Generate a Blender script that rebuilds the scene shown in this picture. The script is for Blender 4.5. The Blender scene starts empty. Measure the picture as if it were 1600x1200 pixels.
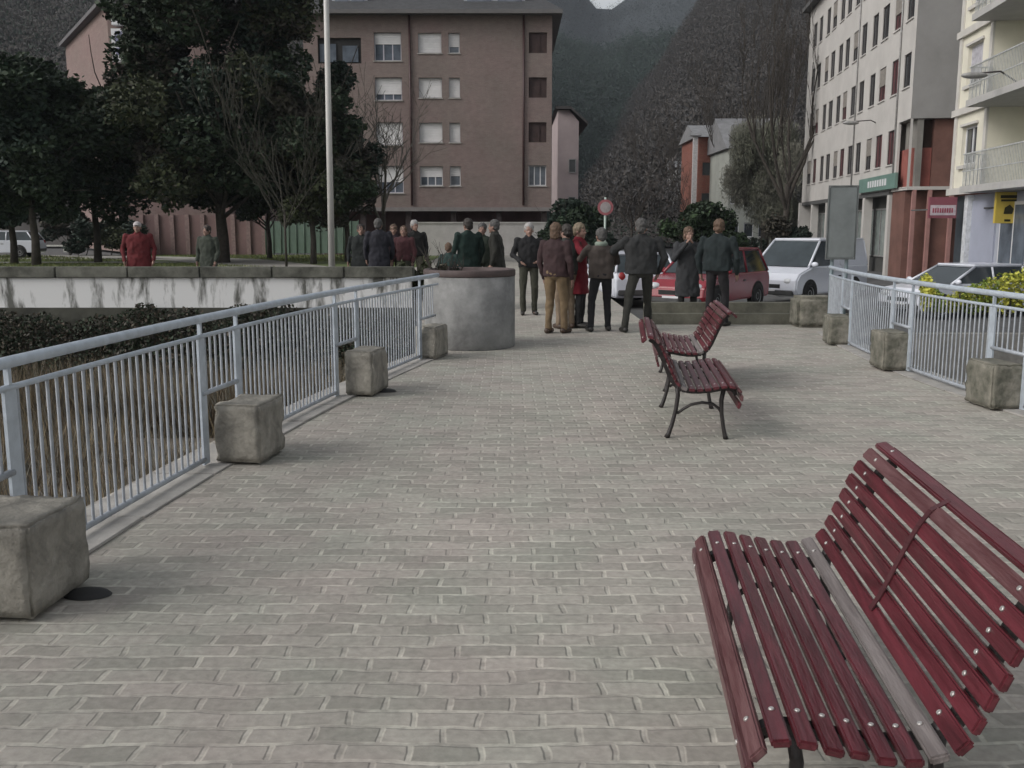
import bpy, bmesh, math, random
import numpy as np
from mathutils import Vector, Matrix
random.seed(7); rng = np.random.default_rng(7)
R = math.radians; PI = math.pi
scene = bpy.context.scene
col = bpy.data.collections.new("Place"); scene.collection.children.link(col)

# ---------------------------------------------------------------- camera
EYE = 1.6; PITCH = 9.21; F = 1511.0
cam_d = bpy.data.cameras.new("camera"); cam = bpy.data.objects.new("camera", cam_d); col.objects.link(cam)
cam.location = (0, 0, EYE); cam.rotation_euler = (R(90-PITCH), 0, 0)
cam_d.sensor_width = 36; cam_d.lens = F/1600*36; cam_d.clip_end = 4000; cam_d.clip_start = .05
scene.camera = cam
_c, _s = math.cos(R(PITCH)), math.sin(R(PITCH))
def at(px, py, D):
    "world point seen at a photograph position, D metres ahead"
    u = (px-800)/F; v = (600-py)/F
    t = D/(_c+v*_s)
    return Vector((u*t, D, EYE+(-_s+v*_c)*t))
def grd(px, py, z=0.0):
    u = (px-800)/F; v = (600-py)/F
    t = (z-EYE)/(-_s+v*_c)
    return Vector((u*t, (_c+v*_s)*t, z))

# ---------------------------------------------------------------- object helpers
def tag(o, label=None, cat=None, group=None, kind=None):
    if label: o['label'] = label
    if cat: o['category'] = cat
    if group: o['group'] = group
    if kind: o['kind'] = kind
    return o
def empty(name, loc, rz=0, label=None, cat=None, group=None):
    o = bpy.data.objects.new(name, None); col.objects.link(o)
    o.location = loc; o.rotation_euler = (0, 0, rz); o.empty_display_size = .2
    return tag(o, label, cat, group)
def link(name, me, mats, parent=None):
    if not isinstance(mats, (list, tuple)): mats = [mats]
    for m in mats: me.materials.append(m)
    o = bpy.data.objects.new(name, me); col.objects.link(o)
    if parent is not None: o.parent = parent
    return o
def copy_tree(o, parent=None):
    c = o.copy(); col.objects.link(c); c.parent = parent
    for ch in list(o.children): copy_tree(ch, c)
    return c

class MB:
    def __init__(s): s.v = []; s.f = []; s.m = []; s.sm = []
    def add(s, vs, fs, mi=0, smooth=False):
        b = len(s.v); s.v += [tuple(v) for v in vs]
        for f in fs: s.f.append(tuple(b+i for i in f)); s.m.append(mi); s.sm.append(smooth)
        return s
    def box(s, a, b, mi=0, M=None):
        x0, y0, z0 = a; x1, y1, z1 = b
        vs = [Vector(p) for p in ((x0,y0,z0),(x1,y0,z0),(x1,y1,z0),(x0,y1,z0),(x0,y0,z1),(x1,y0,z1),(x1,y1,z1),(x0,y1,z1))]
        if M is not None: vs = [M @ v for v in vs]
        return s.add(vs, [(0,3,2,1),(4,5,6,7),(0,1,5,4),(1,2,6,5),(2,3,7,6),(3,0,4,7)], mi)
    def tube(s, pts, rads, seg=8, mi=0, cap=True, smooth=True, flat=1.0):
        pts = [Vector(p) for p in pts]
        if not isinstance(rads, (list, tuple)): rads = [rads]*len(pts)
        vs = []; prev = None
        for i, p in enumerate(pts):
            d = (pts[min(i+1, len(pts)-1)]-pts[max(i-1, 0)])
            if d.length < 1e-9: d = Vector((0,0,1))
            d.normalize()
            if prev is None:
                up = Vector((0,0,1)) if abs(d.z) < .9 else Vector((1,0,0))
                a = d.cross(up).normalized()
            else:
                a = (prev-d*prev.dot(d))
                a = a.normalized() if a.length > 1e-6 else d.orthogonal().normalized()
            prev = a; b = d.cross(a)
            for k in range(seg):
                t = 2*PI*k/seg
                vs.append(p+(a*math.cos(t)+b*math.sin(t)*flat)*rads[i])
        fs = []
        for i in range(len(pts)-1):
            for k in range(seg):
                k2 = (k+1) % seg
                fs.append((i*seg+k, i*seg+k2, (i+1)*seg+k2, (i+1)*seg+k))
        s.add(vs, fs, mi, smooth)
        if cap:
            n = len(pts); b = len(s.v)-len(vs)
            s.f.append(tuple(b+k for k in range(seg))[::-1]); s.m.append(mi); s.sm.append(False)
            s.f.append(tuple(b+(n-1)*seg+k for k in range(seg))); s.m.append(mi); s.sm.append(False)
        return s
    def capsule(s, p0, p1, r0, r1, seg=12, flat=1.0, mi=0):
        p0 = Vector(p0); p1 = Vector(p1); d = (p1-p0)
        L = d.length; d = d.normalized() if L > 1e-6 else Vector((0,0,1))
        pts = []; rr = []
        for a in (85, 60, 35, 12): pts.append(p0-d*r0*math.sin(R(a))); rr.append(r0*math.cos(R(a)))
        for a in (12, 35, 60, 85): pts.append(p1+d*r1*math.sin(R(a))); rr.append(r1*math.cos(R(a)))
        return s.tube(pts, rr, seg, mi, True, True, flat)
    def ell(s, c, r, seg=16, ring=10, mi=0, M=None):
        vs = []; fs = []; c = Vector(c)
        if not isinstance(r, (list, tuple)): r = (r, r, r)
        for i in range(ring+1):
            t = PI*i/ring
            for k in range(seg):
                p = 2*PI*k/seg
                v = Vector((r[0]*math.sin(t)*math.cos(p), r[1]*math.sin(t)*math.sin(p), r[2]*math.cos(t)))
                if M is not None: v = M @ v
                vs.append(c+v)
        for i in range(ring):
            for k in range(seg):
                k2 = (k+1) % seg
                fs.append((i*seg+k, (i+1)*seg+k, (i+1)*seg+k2, i*seg+k2))
        return s.add(vs, fs, mi, True)
    def prism(s, poly, z0, z1, mi=0, M=None):
        n = len(poly)
        vs = [Vector((p[0], p[1], z0)) for p in poly]+[Vector((p[0], p[1], z1)) for p in poly]
        if M is not None: vs = [M @ v for v in vs]
        return s.add(vs, [tuple(range(n))[::-1], tuple(range(n, 2*n))]+[(i, (i+1) % n, n+(i+1) % n, n+i) for i in range(n)], mi)
    def lathe(s, prof, c=(0,0,0), seg=32, mi=0):
        vs = []; fs = []; n = len(prof)
        for k in range(seg):
            a = 2*PI*k/seg
            for r, z in prof: vs.append((c[0]+r*math.cos(a), c[1]+r*math.sin(a), c[2]+z))
        for k in range(seg):
            k2 = (k+1) % seg
            for i in range(n-1): fs.append((k*n+i, k2*n+i, k2*n+i+1, k*n+i+1))
        return s.add(vs, fs, mi, True)
    def mesh(s, name='m', bev=0, bseg=2):
        me = bpy.data.meshes.new(name); me.from_pydata(s.v, [], s.f)
        me.polygons.foreach_set('material_index', s.m); me.polygons.foreach_set('use_smooth', s.sm)
        bm = bmesh.new(); bm.from_mesh(me)
        bmesh.ops.remove_doubles(bm, verts=bm.verts, dist=1e-5)
        bmesh.ops.recalc_face_normals(bm, faces=bm.faces)
        if bev:
            ed = [e for e in bm.edges if len(e.link_faces) == 2 and e.calc_face_angle(0) > R(35)]
            bmesh.ops.bevel(bm, geom=ed, offset=bev, segments=bseg, affect='EDGES', clamp_overlap=True)
        bm.to_mesh(me); bm.free(); me.update()
        return me
    def build(s, name, mats, parent=None, bev=0, bseg=2):
        return link(name, s.mesh(name, bev, bseg), mats, parent)
    def remesh(s, name, mats, parent, vox, smooth=2, shade=True, fold=0, freq=9, seed=0):
        me = bpy.data.meshes.new(name); me.from_pydata(s.v, [], s.f)
        t = bpy.data.objects.new('tmp', me); scene.collection.objects.link(t)
        m = t.modifiers.new('r', 'REMESH'); m.mode = 'VOXEL'; m.voxel_size = vox; m.use_smooth_shade = shade
        if smooth:
            k = t.modifiers.new('s', 'SMOOTH'); k.factor = .5; k.iterations = smooth
        dg = bpy.context.evaluated_depsgraph_get(); dg.update()
        ev = t.evaluated_get(dg); out = bpy.data.meshes.new_from_object(ev)
        bpy.data.objects.remove(t); bpy.data.meshes.remove(me)
        if fold:
            from mathutils import noise
            nv = len(out.vertices); co = np.empty(nv*3, np.float32); no = np.empty(nv*3, np.float32)
            out.vertices.foreach_get('co', co); out.vertices.foreach_get('normal', no); co = co.reshape(-1,3); no = no.reshape(-1,3)
            am = np.empty(nv, np.float32)
            for i_, c in enumerate(co.tolist()):
                q = Vector((c[0]*freq+seed, c[1]*freq, c[2]*freq*.75)); am[i_] = noise.noise(q)+.6*noise.noise(q*2.3)
            out.vertices.foreach_set('co', (co+no*am[:,None]*fold).ravel()); out.update()
        out.name = name; out.materials.clear()
        return link(name, out, mats, parent)

def fast_mesh(name, V, Fq, smooth=False):
    me = bpy.data.meshes.new(name); k = Fq.shape[1]
    me.vertices.add(len(V)); me.vertices.foreach_set('co', V.astype(np.float32).ravel())
    me.loops.add(Fq.size); me.loops.foreach_set('vertex_index', Fq.astype(np.int32).ravel())
    me.polygons.add(len(Fq)); me.polygons.foreach_set('loop_start', np.arange(0, Fq.size, k, dtype=np.int32))
    me.polygons.foreach_set('loop_total', np.full(len(Fq), k, dtype=np.int32))
    me.polygons.foreach_set('use_smooth', np.full(len(Fq), smooth))
    me.update(calc_edges=True); return me

# ---------------------------------------------------------------- materials
MATS = {}
def mat(name, c, rough=.8, var=.25, scale=6.0, bump=.0, bscale=None, c2=None, metal=0, spec=.5, detail=6, dist=0.0, thr=None):
    if name in MATS: return MATS[name]
    m = bpy.data.materials.new(name); m.use_nodes = True; nt = m.node_tree; N = nt.nodes; L = nt.links
    b = N['Principled BSDF']; b.inputs['Roughness'].default_value = rough; b.inputs['Metallic'].default_value = metal
    b.inputs['Specular IOR Level'].default_value = spec
    tc = N.new('ShaderNodeTexCoord')
    n = N.new('ShaderNodeTexNoise'); n.inputs['Scale'].default_value = scale; n.inputs['Detail'].default_value = detail
    n.inputs['Roughness'].default_value = .65; n.inputs['Distortion'].default_value = dist
    L.new(tc.outputs['Object'], n.inputs['Vector'])
    r = N.new('ShaderNodeValToRGB')
    ca = [x*(1-var) for x in c]; cb = [min(1, x*(1+var)) for x in c] if c2 is None else c2
    lo, hi = (.32, .68) if thr is None else thr
    r.color_ramp.elements[0].position = lo; r.color_ramp.elements[0].color = (*ca, 1)
    r.color_ramp.elements[1].position = hi; r.color_ramp.elements[1].color = (*cb, 1)
    L.new(n.outputs['Fac'], r.inputs['Fac']); L.new(r.outputs['Color'], b.inputs['Base Color'])
    if bump:
        bn = N.new('ShaderNodeTexNoise'); bn.inputs['Scale'].default_value = bscale or scale*4; bn.inputs['Detail'].default_value = 5
        L.new(tc.outputs['Object'], bn.inputs['Vector'])
        bp = N.new('ShaderNodeBump'); bp.inputs['Strength'].default_value = bump; bp.inputs['Distance'].default_value = .02
        L.new(bn.outputs['Fac'], bp.inputs['Height']); L.new(bp.outputs['Normal'], b.inputs['Normal'])
    MATS[name] = m; return m
def glass(name, c=(.03,.035,.04), rough=.06):
    m = mat(name, c, rough, .3, 1.5); return m
def brickmat(name, c1, c2, mortar, bw, rh, ms, vary=True, axis='wall', stain=.25, bump=.3, off=.5, big=.35, mscale=2.5, rough=.85, warp=0.0):
    m = bpy.data.materials.new(name); m.use_nodes = True; nt = m.node_tree; N = nt.nodes; L = nt.links
    b = N['Principled BSDF']; b.inputs['Roughness'].default_value = rough
    tc = N.new('ShaderNodeTexCoord'); vec = tc.outputs['Object']
    if axis == 'wall':     # local x, z  ->  texture x, y
        sp = N.new('ShaderNodeSeparateXYZ'); L.new(vec, sp.inputs[0])
        ad = N.new('ShaderNodeMath'); ad.operation = 'ADD'; L.new(sp.outputs['X'], ad.inputs[0]); L.new(sp.outputs['Y'], ad.inputs[1])
        cb = N.new('ShaderNodeCombineXYZ'); L.new(ad.outputs[0], cb.inputs['X']); L.new(sp.outputs['Z'], cb.inputs['Y'])
        vec = cb.outputs[0]
    if warp:
        wn = N.new('ShaderNodeTexNoise'); wn.inputs['Scale'].default_value = 3.2; wn.inputs['Detail'].default_value = 4
        L.new(vec, wn.inputs['Vector'])
        sb = N.new('ShaderNodeVectorMath'); sb.operation = 'SUBTRACT'; sb.inputs[1].default_value = (.5, .5, .5); L.new(wn.outputs['Color'], sb.inputs[0])
        sc = N.new('ShaderNodeVectorMath'); sc.operation = 'SCALE'; sc.inputs['Scale'].default_value = warp; L.new(sb.outputs[0], sc.inputs[0])
        av = N.new('ShaderNodeVectorMath'); av.operation = 'ADD'; L.new(vec, av.inputs[0]); L.new(sc.outputs[0], av.inputs[1]); vec2 = av.outputs[0]
    else: vec2 = vec
    t = N.new('ShaderNodeTexBrick'); L.new(vec2, t.inputs['Vector']); t.offset = off
    t.inputs['Scale'].default_value = 1; t.inputs['Brick Width'].default_value = bw; t.inputs['Row Height'].default_value = rh
    t.inputs['Mortar Size'].default_value = ms; t.inputs['Mortar Smooth'].default_value = .6; t.inputs['Bias'].default_value = 0
    t.inputs['Color1'].default_value = (*c1, 1); t.inputs['Color2'].default_value = (*c2, 1)
    # mortar is pale only here and there
    mn = N.new('ShaderNodeTexNoise'); mn.inputs['Scale'].default_value = mscale; mn.inputs['Detail'].default_value = 5; mn.inputs['Roughness'].default_value = .7
    L.new(vec, mn.inputs['Vector'])
    mr = N.new('ShaderNodeValToRGB'); mr.color_ramp.elements[0].position = .40; mr.color_ramp.elements[1].position = .62
    mr.color_ramp.elements[0].color = (*[x*.8 for x in c1], 1); mr.color_ramp.elements[1].color = (*mortar, 1)
    L.new(mn.outputs['Fac'], mr.inputs['Fac']); L.new(mr.outputs['Color'], t.inputs['Mortar'])
    n1 = N.new('ShaderNodeTexNoise'); n1.inputs['Scale'].default_value = big; n1.inputs['Detail'].default_value = 7; L.new(vec, n1.inputs['Vector'])
    n2 = N.new('ShaderNodeTexNoise'); n2.inputs['Scale'].default_value = 28; n2.inputs['Detail'].default_value = 6; L.new(vec, n2.inputs['Vector'])
    ml = N.new('ShaderNodeMath'); ml.operation = 'MULTIPLY_ADD'; ml.inputs[1].default_value = stain*2; ml.inputs[2].default_value = 1-stain
    L.new(n1.outputs['Fac'], ml.inputs[0])
    m2 = N.new('ShaderNodeMath'); m2.operation = 'MULTIPLY_ADD'; m2.inputs[1].default_value = .7; m2.inputs[2].default_value = .65; L.new(n2.outputs['Fac'], m2.inputs[0])
    m3 = N.new('ShaderNodeMath'); m3.operation = 'MULTIPLY'; L.new(ml.outputs[0], m3.inputs[0]); L.new(m2.outputs[0], m3.inputs[1])
    tint = N.new('ShaderNodeTexNoise'); tint.inputs['Scale'].default_value = 1.7 if axis == 'floor' else .4; tint.inputs['Detail'].default_value = 3; L.new(vec, tint.inputs['Vector'])
    tr = N.new('ShaderNodeValToRGB'); tr.color_ramp.elements[0].position = .35; tr.color_ramp.elements[1].position = .65
    tr.color_ramp.elements[0].color = (1.0,.955,.93,1) ; tr.color_ramp.elements[1].color = (.955,.985,.93,1)
    L.new(tint.outputs['Fac'], tr.inputs['Fac'])
    tm = N.new('ShaderNodeVectorMath'); tm.operation = 'MULTIPLY'; L.new(t.outputs['Color'], tm.inputs[0]); L.new(tr.outputs['Color'], tm.inputs[1])
    mx = N.new('ShaderNodeVectorMath'); mx.operation = 'SCALE'; L.new(tm.outputs[0], mx.inputs[0]); L.new(m3.outputs[0], mx.inputs['Scale'])
    L.new(mx.outputs[0], b.inputs['Base Color'])
    bp = N.new('ShaderNodeBump'); bp.inputs['Strength'].default_value = bump; bp.inputs['Distance'].default_value = .008
    iv = N.new('ShaderNodeMath'); iv.operation = 'SUBTRACT'; iv.inputs[0].default_value = 1; L.new(t.outputs['Fac'], iv.inputs[1])
    a2 = N.new('ShaderNodeMath'); a2.operation = 'MULTIPLY_ADD'; a2.inputs[1].default_value = .8; L.new(n2.outputs['Fac'], a2.inputs[0]); L.new(iv.outputs[0], a2.inputs[2])
    L.new(a2.outputs[0], bp.inputs['Height']); L.new(bp.outputs['Normal'], b.inputs['Normal'])
    MATS[name] = m; return m

paving = brickmat('paving setts', (.36,.338,.312), (.262,.25,.228), (.455,.435,.395), .212, .104, .014, axis='floor', stain=.36, bump=.55, mscale=4.5, warp=.072)
brick = brickmat('facade brick', (.215,.165,.157), (.185,.142,.136), (.26,.225,.21), .25, .07, .010, stain=.2, bump=.2)
brick2 = brickmat('gable brick', (.21,.145,.137), (.185,.125,.12), (.25,.21,.20), .25, .07, .010, stain=.2, bump=.2)
redbrick = brickmat('red brick', (.22,.075,.055), (.17,.06,.045), (.22,.15,.12), .25, .07, .010, stain=.2, bump=.2)
concrete = mat('concrete', (.21,.20,.185), .9, .35, 2.2, .5, 18, dist=.4)
stone = mat('weathered stone', (.24,.225,.195), .92, .42, 5, .8, 22, dist=.5)
mossy = mat('mossy stone', (.135,.14,.105), .95, .5, 4, .8, 18, c2=(.27,.25,.21))
kerbst = mat('edging stone', (.33,.315,.295), .85, .25, 3, .4, 22)
galv = mat('galvanised steel', (.46,.51,.57), .42, .15, 9, .05, metal=.25)
galvdk = mat('dull galvanised steel', (.35,.375,.41), .5, .2, 9, .05, metal=.2)
iron = mat('dark cast iron', (.022,.018,.018), .5, .35, 20, .2, 60)
redpaint = mat('worn red paint', (.072,.011,.016), .38, .38, 7, .25, 40, c2=(.125,.022,.031), dist=1.2)
redpaint2 = mat('faded red paint', (.095,.026,.03), .42, .3, 9, .25, 40, c2=(.15,.075,.077), dist=1.0)
greyslat = mat('paint worn to grey wood', (.13,.105,.10), .6, .35, 8, .3, 45, c2=(.20,.175,.17))
bolt_m = mat('bolt steel', (.5,.48,.46), .4, .1, 20, metal=.6)
water = mat('river water', (.035,.042,.035), .08, .4, .35, .25, 3.0, spec=.5)
gravel = mat('river gravel', (.17,.15,.125), .95, .5, 1.4, .8, 9)
asphalt = mat('asphalt', (.085,.085,.085), .9, .3, 2, .3, 60)
grass_m = mat('park grass', (.105,.135,.045), .95, .35, .8, .6, 30)
path_m = mat('pale path', (.30,.285,.26), .9, .15, 1.2, .2, 30)
whitewash = mat('stained whitewash', (.05,.05,.045), .9, .0, 1.1, .4, 8, c2=(.62,.62,.60), dist=.6, thr=(.36,.50))
winwhite = mat('white window frame', (.62,.62,.64), .5, .05, 3)
shutter = mat('pale roller shutter', (.66,.65,.65), .6, .08, 2)
darkglass = glass('window glass')
bluglass = glass('pale window glass', (.12,.14,.17), .12)
darkpanel = mat('dark recess', (.02,.019,.019), .8, .3, 2)
# ---------------------------------------------------------------- world and light
w = bpy.data.worlds.new("World"); scene.world = w; w.use_nodes = True
nt = w.node_tree; bg = nt.nodes['Background']
sky = nt.nodes.new('ShaderNodeTexSky'); sky.sky_type = 'NISHITA'; sky.sun_disc = False
sky.sun_elevation = R(36); sky.sun_rotation = R(248); sky.dust_density = 4; sky.air_density = 1.5; sky.altitude = 400
hs = nt.nodes.new('ShaderNodeHueSaturation'); hs.inputs['Saturation'].default_value = .22
nt.links.new(sky.outputs[0], hs.inputs['Color']); nt.links.new(hs.outputs[0], bg.inputs['Color']); bg.inputs['Strength'].default_value = .11
sd = bpy.data.lights.new('sun', 'SUN'); sd.energy = .9; sd.angle = R(28); sd.color = (1, .97, .93)
so = bpy.data.objects.new('sun', sd); col.objects.link(so); so.rotation_euler = (R(54), 0, R(-68))
so.location = (0, 0, 50)
scene.view_settings.view_transform = 'Standard'; scene.view_settings.look = 'None'
scene.view_settings.exposure = .5; scene.view_settings.gamma = 1

# ---------------------------------------------------------------- bridge and ground
def XL(D): return -2.27+.1097*(D-4.3)+.01107*(D-4.3)*(D-7.4)
def XR(D): return 4.48-.035*(D-8.3)+.0202*(D-8.3)*(D-10.3)
def struct(name, mb, m, bev=0): return tag(mb.build(name, m, None, bev), kind='structure')
EDGE_R = 16.05
deckL = [(XL(d)-.30, d) for d in np.arange(-7, 13.01, .5)]
deckR = [(XR(d)+.30, d) for d in np.arange(-7, 15.01, .5)]
mb = MB()
plaza = deckL+[(-1.34, 14.5), (-2.05, 21.0), (-2.10, 21.45), (-3.9, 21.45), (-3.9, 57), (2.25, 57), (2.25, EDGE_R), (5.4, EDGE_R)]+deckR[::-1]
mb.prism(plaza, -.5, 0); struct('bridge_paving', mb, paving)
mb = MB(); shr = [(x+.05, y) for x, y in deckL]+[(x-.05, y) for x, y in deckR[::-1]]
mb.prism(shr, -.62, -.124); struct('bridge_deck', mb, concrete)
# edging stones along both railings
for fx, sgn, d1 in ((XL, 1, 12.3), (XR, -1, 14.9)):
    mb = MB(); d = -6.9; k = 0
    while d < d1:
        L = min(.86+.1*math.sin(k*7.3), d1-d); k += 1
        xa, xb = fx(d+.008), fx(d+L-.008)
        lo, hi = (-.26, .15) if sgn == 1 else (-.15, .26)
        mb.prism([(xa+lo, d+.008), (xa+hi, d+.008), (xb+hi, d+L-.008), (xb+lo, d+L-.008)], .0, .014+.004*math.sin(k*5))
        d += L
    struct('kerb', mb, kerbst, .004)
# river
mb = MB(); mb.box((-160,-60,-2.9), (160,21.1,-2.6)); struct('river', mb, water)
mb = MB(); mb.box((-200,-80,-5), (200,60,-4.6)); struct('river_bed', mb, gravel)
# far ground sheet behind the river
mb = MB()
mb.prism([(-1400, 21.4), (-2.0, 21.4), (2.3, 21.4), (2.3, 19.0), (8.0, 19.0), (8.0, 34.0), (1400, 34.0), (1400, 1500), (-1400, 1500)], -4.5, -.45)
struct('ground', mb, asphalt)
mb = MB(); mb.prism([(8.004,19.0),(1400,19.0),(1400,33.996),(8.004,33.996)], -4.5, -.80); struct('road', mb, asphalt)
mb = MB(); mb.prism([(2.25, EDGE_R+.35), (6.2, EDGE_R+.35), (6.2, 19.02), (2.25, 19.02)], -4.5, -.454); struct('road_edge', mb, asphalt)
# park
mb = MB(); mb.box((-120,21.46,-.6), (-3.92,57,-.004)); struct('park_ground', mb, grass_m)
mb = MB()
mb.prism([(-120,21.5),(-4.0,21.5),(-4.0,24.0),(-120,23.6)], -.004, .006)
mb.prism([(-11,39.1), (-7.0,39.1), (-13,50), (-24,56.6), (-30,56.6), (-17,48)], -.004, .006)
mb.prism([(-34,43.6), (-15.5,44.8), (-15.5,45.8), (-34,44.7)], -.004, .006)
mb.prism([(-60,47.6), (-17.2,50.0), (-19.2,51.6), (-60,50)], -.004, .006)
struct('park_path', mb, path_m)
# river bank wall: coping, stained white band, dark foot
t = empty('river_wall', (-30,21.2,0), 0, 'long stained white river wall with a dark mossy coping below the park', 'wall')
mb = MB()
for i in range(66):
    x = 90.0 - i*0; 
x = -60
while x < 27.0: mb.box((x+.006,-.07,.515), (min(x+1.56, 27.85),.27,.745)); x += 1.57
mb.build('coping', mat('dark coping', (.075,.075,.062), .95, .5, 2, .6, 12, c2=(.17,.17,.145)), t, .015)
mb = MB(); mb.box((-60,0,-.14), (27.8,.2,.512)); 
# stretched stain material
m = mat('river wall whitewash', (.11,.11,.10), .9, .0, 1.0, .3, 6, c2=(.64,.64,.64), dist=.3, thr=(.40,.50))
for n in m.node_tree.nodes:
    if n.type == 'TEX_NOISE':
        mp = m.node_tree.nodes.new('ShaderNodeMapping'); mp.inputs['Scale'].default_value = (1.9, 1, .45)
        tcn = [q for q in m.node_tree.nodes if q.type == 'TEX_COORD'][0]
        m.node_tree.links.new(tcn.outputs['Object'], mp.inputs['Vector']); m.node_tree.links.new(mp.outputs[0], n.inputs['Vector']); break
mb.build('white_band', m, t)
mb = MB(); mb.box((-60,-.06,-4.5), (27.8,.18,-.142)); mb.build('wall_foot', mat('wet dark stone', (.045,.045,.035), .8, .5, 1.5, .8, 6), t)
# right bank wall and side of the plaza
t = empty('embankment_wall', (0,0,0), 0, 'grey river embankment wall beyond the right railing', 'wall')
mb = MB(); mb.box((6.22,18.75,-4.5), (70,18.98,-.45)); mb.box((5.95,16.4,-4.5), (6.2,18.98,-.25)); mb.build('wall_face', concrete, t)
mb = MB(); mb.prism([(-1.30,13.45),(-1.10,13.45),(-1.82,20.9),(-2.02,20.9)], -4.5, -.506); mb.box((-1.9,13.0,-4.5),(5.3,13.4,-.63)); mb.build('abutment', concrete, t)

# ---------------------------------------------------------------- railings and stone blocks
def railing(fx, d0, d1, blocks, sgn, label):
    t = empty('railing', (fx(d0), d0, 0), 0, label, 'railing')
    ox, oy = fx(d0), d0
    def P(d, z, off=0): return Vector((fx(d)+off-ox, d-oy, z))
    ds = list(np.arange(d0, d1, .3))+[d1]
    MB().tube([P(d, 1.0) for d in ds], .028, 12).build('handrail', galv, t)
    MB().tube([P(d, .885) for d in ds], .015, 8).build('top_rail', galv, t)
    # spans: either down to the deck or raised over a block
    cuts = [d0]; spans = []
    for b in blocks:
        spans.append((cuts[-1], b-.05, .055)); spans.append((b-.05, b+.53, .50)); cuts.append(b+.53)
    if cuts[-1] < d1: spans.append((cuts[-1], d1, .055))
    for a, b, zb in spans:
        if b-a < .15: continue
        mb = MB(); n = max(2, int((b-a)/.3))
        mb.tube([P(a+(b-a)*i/n, zb) for i in range(n+1)], .018, 8)
        k = int((b-a)/.080); 
        for i in range(1, k):
            d = a+(b-a)*i/k
            c = P(d, 0); mb.tube([(c.x,c.y,zb),(c.x,c.y,.885)], .0085, 6, cap=False)
        mb.build('panel', galvdk, t)
        mb = MB(); c = P(a+.02, 0); c2 = P(a+.1, 0); an = math.atan2(c2.x-c.x, c2.y-c.y)
        M = Matrix.Translation((c.x, c.y, 0)) @ Matrix.Rotation(-an, 4, 'Z')
        z0 = .0 if zb < .3 else .47
        mb.box((-.008,-.045,.02), (.008,.045,.90), 0, M); mb.box((-.012,-.012,.90), (.012,.012,.98), 0, M)
        if z0 == 0: mb.box((-.09,-.07,.026), (.09,.07,.036), 0, M)
        mb.build('post', galv, t)
    return t
LB = [-4.2, -1.55, 1.1, 3.75, 6.4, 9.08, 11.7]
RB = [-1.3, 1.2, 3.6, 6.0, 8.36, 10.7, 13.1]
railing(XL, -6.8, 12.35, LB, 1, 'galvanised steel bar railing along the left edge of the bridge')
railing(XR, -6.8, 14.85, RB, -1, 'galvanised steel bar railing along the right edge of the bridge')
def rough_block(w_, d_, h_, seed, cham=.012):
    bm = bmesh.new(); bmesh.ops.create_cube(bm, size=1)
    for v in bm.verts: v.co = Vector((v.co.x*w_, v.co.y*d_, (v.co.z+.5)*h_))
    bmesh.ops.bevel(bm, geom=bm.edges[:], offset=cham, segments=2, affect='EDGES')
    bmesh.ops.subdivide_edges(bm, edges=bm.edges[:], cuts=9, use_grid_fill=True)
    from mathutils import noise
    for v in bm.verts:
        e_ = (abs(v.co.x) > w_*.5-.02)+(abs(v.co.y) > d_*.5-.02)+(v.co.z > h_-.02)
        if e_ >= 2: v.co -= Vector((math.copysign(1, v.co.x), math.copysign(1, v.co.y), 1))*max(0, noise.noise(v.co*9+Vector((seed*2.2, 1, 4))))*.024
        n = noise.noise_vector(v.co*7+Vector((seed*3.1, 0, 0)))*.006+noise.noise_vector(v.co*24+Vector((seed, 5, 0)))*.006+noise.noise_vector(v.co*60+Vector((seed, 5, 0)))*.003
        if v.co.z > .01: v.co += n
    me = bpy.data.meshes.new('block'); bm.to_mesh(me); bm.free()
    for p in me.polygons: p.use_smooth = True
    return me
blab = {('L',3):'pale weathered stone block at the left frame edge, nearest on the left railing', ('L',4):'second stone block from the viewer on the left railing',
        ('L',5):'third stone block from the viewer on the left railing, dark at its foot', ('L',6):'farthest left stone block, beside the round concrete planter',
        ('R',4):'nearest visible stone block on the right railing, green with moss', ('R',5):'middle stone block of the three on the right railing', ('R',6):'farthest right stone block, near the notice board posts'}
for side, fx, bl in (('L', XL, LB), ('R', XR, RB)):
    for i, b in enumerate(bl):
        if (side, i) not in blab: continue
        me = rough_block((.42 if i == 3 else .33 if i == 4 else .28) if side == 'L' else .29, .47, .40+.02*math.sin(i*4), i+(9 if side == 'R' else 0))
        o = link('stone_block', me, stone if side == 'L' else mossy)
        o.location = (fx(b+.24)+({3:.15, 4:.20, 5:.20, 6:.05}[i] if side == 'L' else -.12), b+.24, .02)
        o.rotation_euler = (0, 0, -math.atan(fx(b+.5)-fx(b))*2)
        tag(o, blab[(side, i)], 'stone block', 'stone blocks along the railings')
# drain gratings / small dark hollows
for i, (px, py, L_) in enumerate(((137,930,'small dark drain spout cover by the nearest left block'), (603,612,'small dark drain spout cover beside the third left block'))):
    c = grd(px, py); mb = MB(); mb.lathe([(.0,.028),(.04,.026),(.07,.016),(.085,.001)], (0,0,0), 20)
    o = mb.build('drain_cover', mat('black grating', (.015,.015,.015), .7, .3, 10)); o.location = (c.x, c.y, .002); o.scale = (1.25, .8, 1)
    tag(o, L_, 'drain')

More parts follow.
